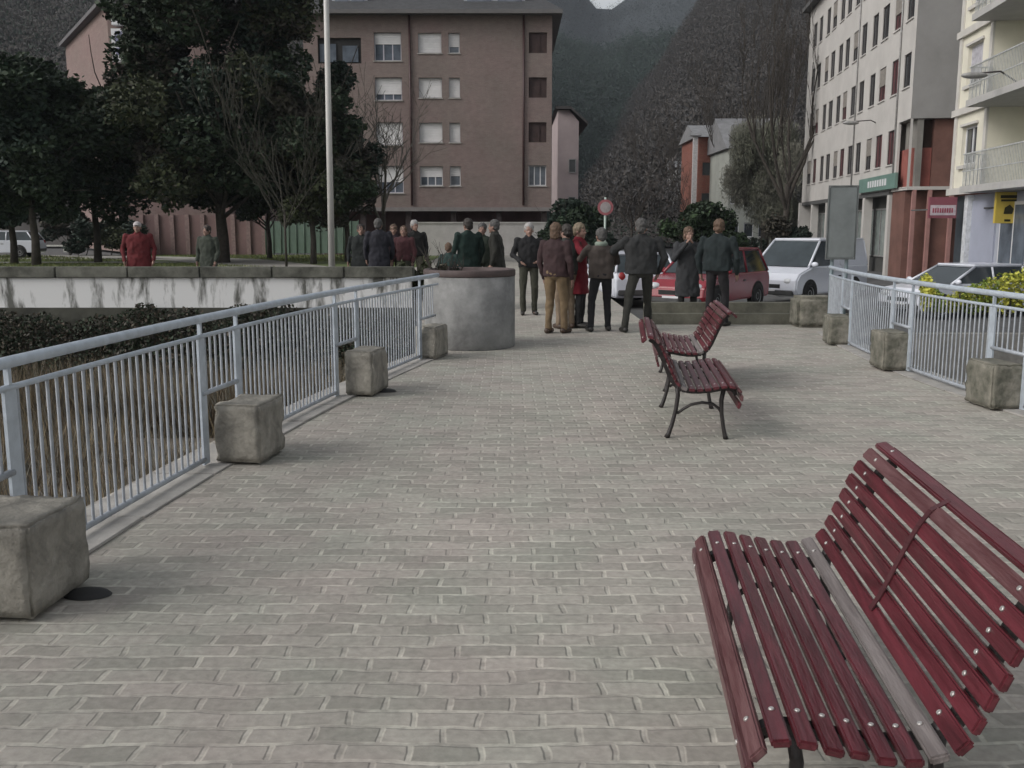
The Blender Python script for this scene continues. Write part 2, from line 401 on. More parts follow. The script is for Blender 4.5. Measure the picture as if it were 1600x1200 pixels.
# ---------------------------------------------------------------- round planter
t = empty('round_planter', (-.575, 13.15, 0), 0, 'round grey concrete planter with a dark rim at the end of the left railing', 'planter')
MB().lathe([(.60,0),(.615,.02),(.615,.95),(.60,.955)], seg=48).build('drum', mat('streaked concrete', (.17,.17,.17), .9, .3, 2.5, .4, 14, c2=(.30,.30,.295)), t)
MB().lathe([(.50,.955),(.617,.956),(.622,.965),(.622,1.03),(.61,1.045),(.55,1.045),(.54,1.03),(.54,.97),(0,.99)], seg=48).build('rim', mat('dark red rim', (.07,.05,.048), .7, .3, 6), t)

# ---------------------------------------------------------------- benches
PROF = [(.015,.285),(.0,.335),(.008,.385),(.045,.418),(.10,.425),(.16,.418),(.23,.405),(.30,.396),(.37,.396),(.43,.408),(.475,.445),(.505,.50),(.53,.56),(.555,.62),(.582,.68),(.612,.735),(.65,.778),(.70,.79),(.73,.765)]
def resample(P, n):
    P = [Vector((a, b)) for a, b in P]; 
    # Catmull-Rom refine
    Q = []
    for i in range(len(P)-1):
        p0, p1, p2, p3 = P[max(i-1,0)], P[i], P[i+1], P[min(i+2,len(P)-1)]
        for k in range(10):
            t = k/10
            Q.append(.5*((2*p1)+(p2-p0)*t+(2*p0-5*p1+4*p2-p3)*t*t+(3*p1-p0-3*p2+p3)*t**3))
    Q.append(P[-1]); acc = [0]
    for i in range(1, len(Q)): acc.append(acc[-1]+(Q[i]-Q[i-1]).length)
    out = []
    for k in range(n):
        s = acc[-1]*k/(n-1); j = 0
        while j < len(acc)-2 and acc[j+1] < s: j += 1
        u = (s-acc[j])/max(1e-9, acc[j+1]-acc[j]); p = Q[j].lerp(Q[j+1], u); tg = (Q[j+1]-Q[j]).normalized()
        out.append((p, tg))
    return out
for _m in (redpaint, redpaint2, greyslat):
    _nt = _m.node_tree; _tc = [q for q in _nt.nodes if q.type == 'TEX_COORD'][0]
    _mp = _nt.nodes.new('ShaderNodeMapping'); _mp.inputs['Scale'].default_value = (2.2, .22, 2.2)
    _nt.links.new(_tc.outputs['Object'], _mp.inputs['Vector'])
    for q in _nt.nodes:
        if q.type == 'TEX_NOISE': _nt.links.new(_mp.outputs[0], q.inputs['Vector'])
def make_bench(half, label):
    t = empty('park_bench', (0,0,0), 0, label, 'bench', 'red slatted benches on the bridge')
    pts = resample(PROF, 19)
    ys = (-half+.15, half-.15)
    for i, (p, tg) in enumerate(pts):
        n = Vector((-tg.y, tg.x)); ang = math.atan2(tg.y, tg.x)
        M = Matrix.Translation((p.x, 0, p.y)) @ Matrix.Rotation(-ang, 4, 'Y')
        mb = MB(); wd = .046; th = .022; e = .006*math.sin(i*2.3)
        mb.box((-wd/2, -half+e, -th/2), (wd/2, half+e, th/2), 0, M)
        me = mb.mesh('slat', .005, 2)
        # bolts
        mb2 = MB()
        for y in ys:
            for a in range(1):
                c = M @ Vector((0, y, th/2)); q = M @ Vector((0, y, th/2+.004))
                mb2.tube([c, q], [.0085, .006], 10, 1)
        b2 = mb2.mesh('b')
        bm = bmesh.new(); bm.from_mesh(me); bm.from_mesh(b2); bm.to_mesh(me); bm.free(); bpy.data.meshes.remove(b2)
        mm = redpaint if i not in (1, 2, 9, 16) else (redpaint2 if i != 9 else greyslat)
        o = link('slat', me, [mm, bolt_m], t)
        if i == 9: o['label'] = 'slat with its paint worn to grey'
    # cast frames
    base = [(p, tg) for p, tg in pts]
    for y in ys:
        mb = MB(); L_ = []
        for p, tg in base[1:-1]:
            n = Vector((tg.y, -tg.x)); L_.append(p+n*.030)
        poly = []
        for k in range(len(L_)-1):
            a, b = L_[k], L_[k+1]; d = (b-a).normalized(); n = Vector((d.y, -d.x))
            M = None
            q = [a-n*.013, b-n*.013, b+n*.016, a+n*.016]
            vs = [(v.x, y-.02, v.y) for v in q]+[(v.x, y+.02, v.y) for v in q]
            mb.add(vs, [(0,1,2,3),(7,6,5,4),(0,4,5,1),(1,5,6,2),(2,6,7,3),(3,7,4,0)])
        mb.build('frame', iron, t)
        def leg(pp, rr, nm):
            m_ = MB(); m_.tube([(a, y, b) for a, b in pp], rr, 10, flat=.8); m_.build(nm, iron, t)
        leg([(.12,.385),(.135,.30),(.13,.20),(.115,.10),(.10,.03),(.09,.0)], [.022,.022,.02,.02,.022,.028], 'leg')
        leg([(.47,.42),(.462,.33),(.475,.22),(.50,.11),(.525,.03),(.54,.0)], [.022,.022,.02,.02,.022,.028], 'leg')
        leg([(.125,.19),(.155,.24),(.20,.272),(.28,.28),(.36,.262),(.42,.225),(.465,.19)], [.014]*7, 'brace')
    # thin strap added to draw the shadow and joint line at mid frame
    mb = MB()
    for k in range(10, 17):
        p, tg = pts[k]; p2, tg2 = pts[k+1]; n = Vector((-tg.y, tg.x))
        for (a, b) in ((p, p2),):
            q = [a+n*.0125, b+n*.0125, b+n*.0165, a+n*.0165]
            vs = [(v.x, -.014, v.y) for v in q]+[(v.x, .014, v.y) for v in q]
            mb.add(vs, [(0,1,2,3),(7,6,5,4),(0,4,5,1),(1,5,6,2),(2,6,7,3),(3,7,4,0)])
    mb.build('narrow_strip', mat('dark red joint shade', (.065,.016,.02), .5, .3, 10), t)
    return t
b0 = make_bench(.785, 'dark red slatted bench in the foreground with curved back, paint worn')
b0.location = (.634, 2.85, 0); b0.rotation_euler = (0, 0, R(-6.0))
b1 = copy_tree(b0); tag(b1, 'middle bench turned to face the right railing, back toward the left', 'bench')
b1.location = (1.80, 7.86, 0); b1.rotation_euler = (0, 0, R(180-6.6))
b2 = copy_tree(b0); tag(b2, 'farthest red bench facing left, near the group of people', 'bench')
b2.location = (1.49, 10.05, 0); b2.rotation_euler = (0, 0, R(-6.6))

# ---------------------------------------------------------------- ledge on the right
t = empty('stone_ledge', (3.75, EDGE_R+.2, 0), 0, 'low two-tier stone ledge between the paving and the parked cars', 'ledge')
lm = mat('olive stone', (.15,.145,.115), .95, .35, 3, .5, 20)
mb = MB(); mb.box((-1.5,-.12,-.2), (1.9,.10,.17)); mb.build('lower_step', lm, t, .012)
mb = MB(); mb.box((-1.5,.102,-.2), (1.9,.32,.34)); mb.build('upper_step', lm, t, .012)
me = rough_block(.62, .5, .5, 31, .05); o = link('boulder', me, mossy); c = grd(1262, 508); o.location = (c.x, 15.75, 0)
tag(o, 'rough mossy stone block standing in front of the low ledge by the notice board', 'stone block')

# ---------------------------------------------------------------- notice board
c = grd(1303, 513); t = empty('notice_board', (c.x, 15.3, 0), R(-8), 'grey back of a notice board on two posts at the right railing end', 'sign')
bgm = mat('grey board back', (.15,.165,.165), .6, .15, 4)
MB().box((-.22,-.02,1.12), (.20,.02,2.22)).build('board', bgm, t, .01)
mb = MB(); mb.box((-.235,-.03,1.10), (-.222,.03,2.24)); mb.box((.202,-.03,1.10), (.215,.03,2.24)); mb.box((-.222,-.03,2.222), (.202,.03,2.24)); mb.box((-.222,-.03,1.10), (.202,.03,1.118)); mb.build('board_frame', mat('board frame', (.12,.13,.13), .5), t)
for x in (-.12, .10): MB().tube([(x,.055,0),(x,.055,2.1)], .03, 12).build('post', mat('blue grey post', (.20,.25,.27), .5, .15, 6), t)
# far-off street sign and pole
def road_sign(px, py, D, label, z0=-.25):
    c = at(px, py, D); t = empty('road_sign', (c.x, D, z0), 0, label, 'road sign')
    h = c.z-z0
    MB().tube([(0,.04,0),(0,.04,h+.3)], .035, 8).build('post', mat('sign post', (.35,.42,.38), .5), t)
    r = .24; vs = [(r*math.cos(2*PI*k/24), 0, h+r*math.sin(2*PI*k/24)) for k in range(24)]
    mb = MB(); mb.tube([(0,-.012,h),(0,.012,h)], r, 24, smooth=False); mb.build('rim', mat('sign red', (.26,.08,.09), .5), t)
    mb = MB(); mb.tube([(0,-.018,h),(0,-.013,h)], r*.68, 24, smooth=False); mb.build('face', mat('sign pale face', (.28,.25,.25), .5), t)
road_sign(946, 324, 30, 'round red-rimmed road sign on a pale post behind the people')

# ---------------------------------------------------------------- tall pole
c = at(518, 405, 22.4); t = empty('tall_pole', (c.x, c.y, 0), 0, 'very tall slender pale metal pole just behind the river wall', 'pole')
pm = mat('pale pole paint', (.50,.49,.47), .5, .1, 1)
MB().tube([(0,0,.0),(.0,0,.0+.3)], [.12,.10], 16).build('base', pm, t)
MB().tube([(0,0,.3),(.03,0,4),(.09,0,11)], [.078,.066,.045], 16).build('shaft', pm, t)

# ---------------------------------------------------------------- buildings
def wall_panel(mb, W, H, holes, depth=.22, mi=0, z0=0):
    "vertical panel in local x (0..W), z (z0..H), front at y=0, with openings and reveals"
    xs = sorted(set([0, W]+[h[0] for h in holes]+[h[1] for h in holes])); zs = sorted(set([z0, H]+[h[2] for h in holes]+[h[3] for h in holes]))
    for i in range(len(xs)-1):
        for j in range(len(zs)-1):
            cx = (xs[i]+xs[i+1])/2; cz = (zs[j]+zs[j+1])/2
            if any(h[0] < cx < h[1] and h[2] < cz < h[3] for h in holes): continue
            mb.add([(xs[i],0,zs[j]),(xs[i+1],0,zs[j]),(xs[i+1],0,zs[j+1]),(xs[i],0,zs[j+1])], [(0,1,2,3)], mi)
    for a, b, c_, d in holes:
        mb.add([(a,0,c_),(b,0,c_),(b,0,d),(a,0,d),(a,depth,c_),(b,depth,c_),(b,depth,d),(a,depth,d)], [(0,1,5,4),(1,2,6,5),(2,3,7,6),(3,0,4,7)], mi)
    return mb
def window(par, a, b, c_, d, depth, glassm, framem, shut=0.0, shm=None, bars=1, sill=True):
    y = depth
    f = MB(); t = .06
    f.box((a,y-.05,c_), (a+t,y,d)); f.box((b-t,y-.05,c_), (b,y,d)); f.box((a+t,y-.05,c_), (b-t,y,c_+t)); f.box((a+t,y-.05,d-t), (b-t,y,d))
    for k in range(1, bars+1):
        x = a+(b-a)*k/(bars+1); f.box((x-.035,y-.045,c_+t), (x+.035,y,d-t))
    o = f.build('window', framem, par)
    g = MB(); g.box((a+t,y-.02,c_+t), (b-t,y-.01,d-t)); g.build('pane', glassm, o)
    if shut > 0:
        s_ = MB(); zz = d-t; n = max(2, int((d-c_-2*t)*shut/.09)); hh = (d-c_-2*t)*shut/n
        for k in range(n):
            s_.add([(a+t,y-.052,zz-hh*k),(b-t,y-.052,zz-hh*k),(b-t,y-.068,zz-hh*(k+.9)),(a+t,y-.068,zz-hh*(k+.9)),(b-t,y-.052,zz-hh*(k+1)),(a+t,y-.052,zz-hh*(k+1))], [(0,1,2,3),(3,2,4,5)])
        s_.build('shutter', shm or shutter, o)
    if sill:
        s_ = MB(); s_.box((a-.06,-.06,c_-.07), (b+.06,.0-.002,c_-.005)); s_.build('sill', kerbst, o)
    return o

# --- brick apartment block ahead left
D0 = 62.0
def bx(px, z=8): 
    return ((px-800)/F)*(D0*_c-(z-EYE)*_s)
x0 = bx(478); x1 = bx(862); W = x1-x0
t = empty('brick_apartment_block', (x0, D0, -.25), 0, 'brown brick apartment block of four storeys with white windows behind the big tree', 'building')
zz = lambda y: at(800, y, D0).z+.25
rows = [(67,0), (137,1), (207,2), (275,3)]
holes = []; wins = []
u = lambda px: bx(px)-x0
for y, r_ in rows:
    c = zz(y)
    holes.append((u(655), u(691), c-.60, c+.60)); wins.append((holes[-1], [1, 1, 1, .55][r_], 2))
    holes.append((u(702), u(719), c-.60, c+.60)); wins.append((holes[-1], [.7, 1, 1, .5][r_], 0))
    hA = (u(587), u(629), c-1.05 if r_ in (0, 3) else c-.75, c+.62); holes.append(hA); wins.append((hA, [.4, .75, 1, .6][r_], 2))
    holes.append((u(826), u(854), c-.60, c+.62 if r_ < 3 else c+.66)); wins.append((holes[-1], 0, 1 if r_ < 3 else 2))
for y in (78, 207): holes.append((u(500), u(567), zz(y)-.8, zz(y)+.72))
zb = zz(326); zt = zz(24)
mb = MB(); wall_panel(mb, W, zt, holes, .28, 0, zb)
mb.add([(0,0,zb),(0,12,zb),(0,12,zt),(0,0,zt)], [(0,1,2,3)]); mb.add([(W,0,zb),(W,12,zb),(W,12,zt),(W,0,zt)], [(0,1,2,3)]); mb.add([(0,12,zb),(W,12,zb),(W,12,zt),(0,12,zt)], [(0,1,2,3)])
mb.add([(0,0,zb),(W,0,zb),(W,12,zb),(0,12,zb)], [(0,1,2,3)]); mb.add([(0,0,zt),(W,0,zt),(W,12,zt),(0,12,zt)], [(0,1,2,3)])
mb.build('wall', brick, t)
frpale = mat('pale lilac frame', (.50,.49,.54), .5, .05, 3)
for k, (h, s_, nb) in enumerate(wins):
    loggia = k % 4 == 3 and k < 12
    if loggia:
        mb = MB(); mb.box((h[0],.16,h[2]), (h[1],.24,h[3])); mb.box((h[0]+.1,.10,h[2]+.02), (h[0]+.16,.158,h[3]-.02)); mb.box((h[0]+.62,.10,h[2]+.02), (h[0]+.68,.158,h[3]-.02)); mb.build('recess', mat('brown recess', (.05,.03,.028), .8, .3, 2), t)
    else: window(t, *h, .26, bluglass if s_ < .9 else darkglass, frpale if k % 4 == 2 else winwhite, s_, None, nb)
for h in holes[-2:]:
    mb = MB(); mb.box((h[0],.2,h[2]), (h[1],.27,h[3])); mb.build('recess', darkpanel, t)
    mb = MB(); mb.box((h[0]+.1,.12,h[2]+.1), (h[0]+1.1,.198,h[3]-.35)); mb.box((h[0]+1.5,.12,h[2]+.1), (h[1]-.2,.198,h[3]-.45)); mb.build('window', bluglass, t)
for px in (642, 818): mb = MB(); mb.tube([(u(px),-.09,zb+.2),(u(px),-.09,zt)], .07, 8); mb.build('downpipe', mat('brown pipe', (.06,.03,.03), .5), t)
mb = MB(); mb.box((-.3,-.25,zb-.16), (W+.1,0-.003,zb+.08)); mb.build('band', mat('grey string course', (.20,.185,.18), .8, .1, 3), t)
mb = MB(); mb.box((-.5,-.75,zt+.003), (W+.6,12.6,zt+.22)); mb.box((-.5,-.85,zt-.04),(W+.6,-.752,zt+.14)); mb.build('eave', mat('grey eave', (.12,.115,.115), .7, .1, 3), t)
mb = MB(); mb.add([(-.5,-.7,zt+.222),(W+.6,-.7,zt+.222),(W-2,4,zt+2.6),(2,4,zt+2.6),(W+.6,12.6,zt+.222),(-.5,12.6,zt+.222),(W-2,8.5,zt+2.6),(2,8.5,zt+2.6)], [(0,1,2,3),(1,4,6,2),(4,5,7,6),(5,0,3,7),(3,2,6,7)]); mb.build('roof', mat('dark slate roof', (.05,.05,.052), .7, .3, 3, .5, 12), t)
for px, w_ in ((520, 2.2), (725, 3.8)):
    a = u(px); dm = MB(); dm.box((a,.9,zt+.3), (a+w_,3.2,zt+2.2)); o = dm.build('dormer', mat('pale dormer', (.30,.32,.34), .7, .15, 2), t)
    mb = MB(); mb.box((a+.2,.84,zt+.8), (a+w_*.45,.898,zt+1.8)); mb.box((a+w_*.55,.84,zt+.8), (a+w_-.2,.898,zt+1.8)); mb.build('pane', bluglass, o)
# ground floor set back in shadow with columns
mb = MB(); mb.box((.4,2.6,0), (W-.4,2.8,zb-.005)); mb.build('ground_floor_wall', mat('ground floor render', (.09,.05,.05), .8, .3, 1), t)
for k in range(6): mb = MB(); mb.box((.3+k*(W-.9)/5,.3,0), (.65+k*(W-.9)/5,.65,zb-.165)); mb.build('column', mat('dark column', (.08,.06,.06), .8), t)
mb = MB(); a = at(652, 349, 56); b = at(858, 385, 56); mb.box((a.x,56,-.2), (b.x,56.2,a.z)); mb.box((a.x-.05,55.95,a.z+.002), (b.x+.05,56.25,a.z+.08))
tag(mb.build('garden_wall', mat('white render', (.50,.48,.46), .85, .12, 1.5)), 'plain white rendered wall in front of the brick block ground floor', 'wall')

# --- brick block seen over the left trees
t = empty('gabled_brick_block', (0,0,-.25), 0, 'pinkish brick building with white bay windows above the left trees', 'building')
Dn = 74
p = at(166, 8, Dn); pl = at(104, 100, 92); zt_ = p.z+.25  # roof falls away to the left
A = Vector((p.x, Dn)); B = Vector((pl.x, 92)); Cc = Vector((p.x+8, Dn+1)); 
zt2 = at(104, 100, 92).z+.25
mb = MB()
mb.add([(A.x,A.y,0),(B.x,B.y,0),(B.x,B.y,zt2+1.5),(A.x,A.y,zt_)], [(0,1,2,3)])
mb.add([(A.x,A.y,0),(Cc.x,Cc.y,0),(Cc.x,Cc.y,zt_),(A.x,A.y,zt_)], [(0,1,2,3)])
mb.add([(B.x,B.y,0),(Cc.x,Cc.y+17,0),(Cc.x,Cc.y+17,zt2+1.5),(B.x,B.y,zt2+1.5)], [(0,1,2,3)])
mb.add([(Cc.x,Cc.y,0),(Cc.x,Cc.y+17,0),(Cc.x,Cc.y+17,zt2+1.5),(Cc.x,Cc.y,zt_)], [(0,1,2,3)])
mb.build('wall', brick2, t)
mb = MB(); vs = [(A.x-.4,A.y-.4,zt_),(B.x-.6,B.y,zt2+1.5),(Cc.x+.3,Cc.y+17,zt2+1.5),(Cc.x+.3,Cc.y-.4,zt_)]
mb.add(vs+[(x, y, z+.3) for x, y, z in vs], [(0,1,2,3),(7,6,5,4),(0,4,5,1),(1,5,6,2),(2,6,7,3),(3,7,4,0)]); mb.build('roof', mat('roof tiles grey', (.10,.095,.10), .8, .25, 3), t)
for (y0, y1, gm) in ((18, 38, winwhite), (44, 96, None), (118, 175, None)):
    a = at(172, y0, Dn-.7); b = at(208, y1, Dn-.7)
    mb = MB(); mb.box((a.x,Dn-.6,b.z+.25), (b.x,Dn+.02,a.z+.25)); o = mb.build('bay_window', winwhite, t)
    if gm is None:
        h = a.z-b.z; w_ = b.x-a.x
        for i in range(2):
            mb = MB(); mb.box((a.x+.28+i*(w_-.28)/2,Dn-.63,b.z+.25+h*.5), (a.x+.28+(i+.85)*(w_-.28)/2,Dn-.602,b.z+.25+h*.92)); mb.box((a.x+.28+i*(w_-.28)/2,Dn-.63,b.z+.25+h*.2), (a.x+.28+(i+.85)*(w_-.28)/2,Dn-.602,b.z+.25+h*.42)); mb.build('pane', glass('lilac pane', (.16,.16,.25), .2), o)

# --- narrow pink building right of the brick block
t = empty('pink_house', (0,0,-.25), 0, 'narrow pale pink house with a sloping roof just right of the brick block', 'building')
a = at(872, 172, 80); b = at(916, 205, 80)
mb = MB(); mb.add([(a.x,80,0),(b.x-.6,80,0),(b.x-.6,80,b.z+1),(a.x+.9,80,a.z+.25),(a.x,80,a.z+.25),
  (a.x,92,0),(b.x-.6,92,0),(b.x-.6,92,b.z+1),(a.x+.9,92,a.z+.25),(a.x,92,a.z+.25)], [(0,1,2,3,4),(9,8,7,6,5),(1,6,7,2),(0,4,9,5)])
mb.build('wall', mat('pink render', (.40,.33,.33), .85, .12, .6), t)
mb = MB(); vs = [(a.x-.2,79.6,a.z+.3),(a.x+1,79.6,a.z+.3),(b.x+.1,79.6,b.z+.75),(b.x+.1,92,b.z+.75),(a.x+1,92,a.z+.3),(a.x-.2,92,a.z+.3)]
mb.add(vs+[(x, y, z+.22) for x, y, z in vs], [(6,7,10,11),(7,8,9,10),(0,5,4,1),(1,4,3,2),(0,1,7,6),(1,2,8,7),(2,3,9,8)]); mb.build('roof', mat('dark roof edge', (.06,.055,.055), .8), t)
for zc in (3.2, 6.2):
    window(t, b.x-1.4, b.x-.8, zc, zc+1.1, 80.0-.02, darkglass, mat('grey frame', (.3,.3,.3), .5), 0, None, 0, False)

# --- long grey apartment building on the right (facade runs away from the viewer)
SL = .12
def FX(D): return 15.6+SL*(D-39)
ang = math.atan(SL)
Ln = (62.6-39)/math.cos(ang)
t = empty('grey_apartment_building', (15.6, 39, -.25), PI/2-ang, 'long grey rendered apartment building with rows of tall narrow windows', 'building')
# local x runs away along the facade, local y points to the left (towards street) -> negative is inside; build with y inwards = -y
def facade_obj(par, mb_mirror, name, m): return mb_mirror.build(name, m, par)
cols_D = [60.6, 58.8, 56.6, 54.9, 52.9, 51.3, 49.4, 47.7, 45.6, 43.8, 41.8, 39.95]
zrows = [4.9, 7.75, 10.35, 12.95]
holes = []
for ci, Dc in enumerate(cols_D):
    s_ = (Dc-39)/math.cos(ang); hw = .50 if ci % 3 else .55
    for ri, zc in enumerate(zrows):
        if ci == 11 and ri == 0: continue
        hh = .70 if ci != 11 else .65
        holes.append((s_-hw, s_+hw, zc+.25-hh, zc+.25+hh, ci, ri))
Hh = 14.95
mb = MB(); wall_panel(mb, Ln, Hh, [h[:4] for h in holes]+[(0, 1.7, 3.4, 6.05)], .10, 0, 3.4)
mb.v = [(x, -y, z) for x, y, z in mb.v]
# the end wall facing the viewer (overhanging storeys) and far end
ze = 6.05
mbe = MB(); mbe.add([(-.002,-.001,ze),(-.32,-6.2,ze),(-.32,-6.2,Hh),(-.002,-.001,Hh)], [(0,1,2,3)]); mbe.build('end_wall', mat('end wall darker grey', (.245,.24,.235), .85, .15, .5, .1, 20), t); mb.add([(Ln,0,0),(Ln,-12,0),(Ln,-12,Hh),(Ln,0,Hh)], [(0,1,2,3)])  # end wall gets a darker grey than the long facade
mb.add([(0,-.0,Hh),(Ln,0,Hh),(Ln,-12,Hh),(0,-12,Hh)], [(0,1,2,3)])
mb.add([(0,0,ze),(2.5,0,ze),(2.5,-6.2,ze),(-.32,-6.2,ze)], [(0,1,2,3)])
mb.add([(2.5,-.3,0),(2.5,-9,0),(2.5,-9,ze),(2.5,-.3,ze)], [(0,1,2,3)])
greyr = mat('grey beige render', (.47,.45,.43), .85, .10, .7, .1, 20)
mb2 = MB()
# remove the facade part below the overhang at the near end: handled by a hole
wl = mb.build('wall', greyr, t)
for a, b, c_, d, ci, ri in holes:
    dk = [darkglass, glass('reddish pane', (.10,.03,.035), .3)][1 if ci in (10,) or (ci % 4 == 1 and ri < 2) else 0]
    f = MB(); tt = .045; y = -.085
    f.box((a,y,c_), (a+tt,y+.05,d)); f.box((b-tt,y,c_), (b,y+.05,d)); f.box((a+tt,y,c_), (b-tt,y+.05,c_+tt)); f.box((a+tt,y,d-tt), (b-tt,y+.05,d)); f.box(((a+b)/2-.03,y,c_+tt), ((a+b)/2+.03,y+.05,d-tt))
    o = f.build('window', mat('dark frame', (.05,.042,.042), .5), t)
    g = MB(); g.box((a+tt,y+.01,c_+tt), (b-tt,y+.02,d-tt)); g.build('pane', dk, o)
    if (ci*7+ri*5) % 4 == 0:
        g = MB(); g.box((a+tt,y+.052,c_+(d-c_)*.45), (b-tt,y+.07,d-tt)); g.build('shutter', mat('beige shutter', (.22,.2,.18), .7), o)
    g = MB(); g.box((a-.05,.002,c_-.06), (b+.05,.05,c_-.004)); g.build('sill', greyr, o)
# joints between sections
for Dj in (48.6, 41.0): 
    s_ = (Dj-39)/math.cos(ang); mb = MB(); mb.tube([(s_,.05,3.4),(s_,.05,Hh)], .035, 8); mb.build('downpipe', mat('grey pipe', (.27,.265,.26), .5), t)
mb = MB(); mb.box((-.3,-12.4,Hh+.003), (Ln+.3,.45,Hh+.25)); mb.build('eave', mat('dark eave', (.09,.09,.09), .7), t)
mb = MB(); s_ = [(-.3,Hh+.252)]; mb.add([(-.3,.4,Hh+.253),(Ln+.3,.4,Hh+.253),(Ln+.3,-6,Hh+2.6),(-.3,-6,Hh+2.6),(-.3,-12.4,Hh+.253),(Ln+.3,-12.4,Hh+.253)], [(0,1,2,3),(3,2,5,4),(0,3,4),(1,5,2)]); mb.build('roof', MATS['dark slate roof'], t)
# ground floor: glazed shop under green fascia, red walls
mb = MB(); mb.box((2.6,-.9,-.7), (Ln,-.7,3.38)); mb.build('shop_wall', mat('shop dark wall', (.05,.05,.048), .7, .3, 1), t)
for k in range(9):
    a = 3.0+k*2.3
    if a+2 > Ln: break
    f = MB(); f.box((a,-.698,.5), (a+.07,-.62,2.7)); f.box((a+1.93,-.698,.5), (a+2,-.62,2.7)); f.box((a+.07,-.698,.5), (a+1.93,-.62,.57)); f.box((a+.07,-.698,2.63), (a+1.93,-.62,2.7)); f.box((a+.96,-.698,.57), (a+1.03,-.62,2.63))
    o = f.build('shop_window', mat('grey metal', (.2,.2,.2), .4), t); g = MB(); g.box((a+.07,-.68,.57), (a+1.93,-.66,2.63)); g.build('pane', glass('shop pane', (.20,.23,.22), .15), o)
for k in range(6): mb = MB(); mb.box((2.6+k*4.4,-.4,-.7), (2.95+k*4.4,-.02,3.395)); mb.build('column', greyr, t)
mb = MB(); mb.box((2.6,-.68,3.2), (Ln,-.01,3.398)); mb.build('soffit', MATS['dark eave'], t)
fg = mat('green fascia', (.14,.23,.20), .5, .1, 2)
mb = MB(); mb.box((1.2,.03,3.42), (7.6,.14,4.05)); o = mb.build('shop_fascia', fg, t, .01)
for k in range(8): mb = MB(); mb.box((2.6+k*.42,.142,3.60), (2.6+k*.42+.27,.152,3.88)); mb.build('letter', winwhite, o)
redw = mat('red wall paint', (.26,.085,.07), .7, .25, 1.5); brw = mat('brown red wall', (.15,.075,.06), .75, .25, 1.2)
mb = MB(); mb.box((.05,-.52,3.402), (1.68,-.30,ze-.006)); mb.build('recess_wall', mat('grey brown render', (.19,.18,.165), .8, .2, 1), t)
mb = MB(); mb.box((.30,-.95,3.45), (2.4,-.22,4.95)); mb.build('red_wall', redw, t)
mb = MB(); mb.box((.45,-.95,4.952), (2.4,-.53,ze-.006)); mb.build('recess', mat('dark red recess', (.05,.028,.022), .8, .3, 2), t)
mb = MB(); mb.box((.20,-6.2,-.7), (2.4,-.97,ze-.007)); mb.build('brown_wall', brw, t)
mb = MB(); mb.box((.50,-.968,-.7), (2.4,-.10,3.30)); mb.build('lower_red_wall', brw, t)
mb = MB(); mb.box((-.02,-3.2,3.31), (2.4,-.03,3.44)); mb.build('lower_slab', greyr, t)
for y in (-.32, -.92, -1.75): mb = MB(); mb.box((-.02,y-.07,-.7), (.16,y+.07,3.305)); mb.build('column', mat('pale red column', (.30,.16,.145), .7, .15, 2), t)

# --- cream and green building at the right edge
Dn2 = 34.0; Xn2 = 15.15
t = empty('cream_building', (Xn2, Dn2, -.25), PI/2-ang, 'cream and green apartment building with balconies at the right edge', 'building')
cream = mat('cream render', (.66,.63,.53), .85, .08, .6); greenr = mat('green render', (.25,.33,.16), .85, .12, .6); trimw = mat('pale trim', (.52,.50,.47), .7, .08, 2)
zf = [at(1475, y, 34).z+.25 for y in (300, 178, 56, -66)]   # slab levels
H2 = zf[3]+3
Lw = 3.1     # window bay, running towards the viewer (negative local x)
mb = MB(); hs_ = []
for k in range(3):
    c = (zf[k]+zf[k+1])/2+.15; hs_.append((.75, 2.15, c-.62, c+.62))
wall_panel(mb, Lw, H2, hs_, .2, 0, zf[0])
mb.v = [(-x, -y, z) for x, y, z in mb.v]
mb.add([(0,0,zf[0]),(0,-8,zf[0]),(0,-8,H2),(0,0,H2)], [(0,1,2,3)])
mb.add([(-Lw,0,zf[0]),(-Lw,-1.8,zf[0]),(-Lw,-1.8,H2),(-Lw,0,H2)], [(0,1,2,3)])
mb.build('wall', cream, t)
hs2 = []
mb = MB()
for k in range(3): hs2.append((1.6, 3.0, zf[k]+.15, zf[k]+2.35))
wall_panel(mb, 12, H2, hs2, .15, 0, zf[0]); mb.v = [(-x-Lw-.01, -y-1.8, z) for x, y, z in mb.v]; mb.build('recess_wall', greenr, t)
mb = MB(); mb.add([(-15.1,0-1.8,0),(-15.1,-10,0),(-15.1,-10,H2),(-15.1,-1.8,H2)], [(0,1,2,3)]); mb.build('side_wall', cream, t)
for k, h in enumerate(hs_):
    f = MB(); a, b, c_, d = h
    f.box((-b,-.18,c_), (-b+.07,-.12,d)); f.box((-a-.07,-.18,c_), (-a,-.12,d)); f.box((-b+.07,-.18,c_), (-a-.07,-.12,c_+.07)); f.box((-b+.07,-.18,d-.07), (-a-.07,-.12,d)); f.box((-(a+b)/2-.04,-.18,c_+.07), (-(a+b)/2+.04,-.12,d-.07))
    o = f.build('window', winwhite, t); g = MB(); g.box((-b+.07,-.16,c_+.07), (-a-.07,-.15,d-.07)); g.build('pane', darkglass, o)
    if k > 0: g = MB(); g.box((-b+.07,-.118,c_+.3), (-a-.07,-.10,d-.07)); g.build('shutter', mat('lilac shutter', (.42,.41,.45), .7), o)
    g = MB(); g.box((-b-.1,.002,c_-.12), (-a+.1,.09,c_-.01)); g.build('sill', trimw, o); g = MB(); g.box((-b-.1,.002,d+.02), (-a+.1,.07,d+.10)); g.build('lintel', trimw, o)
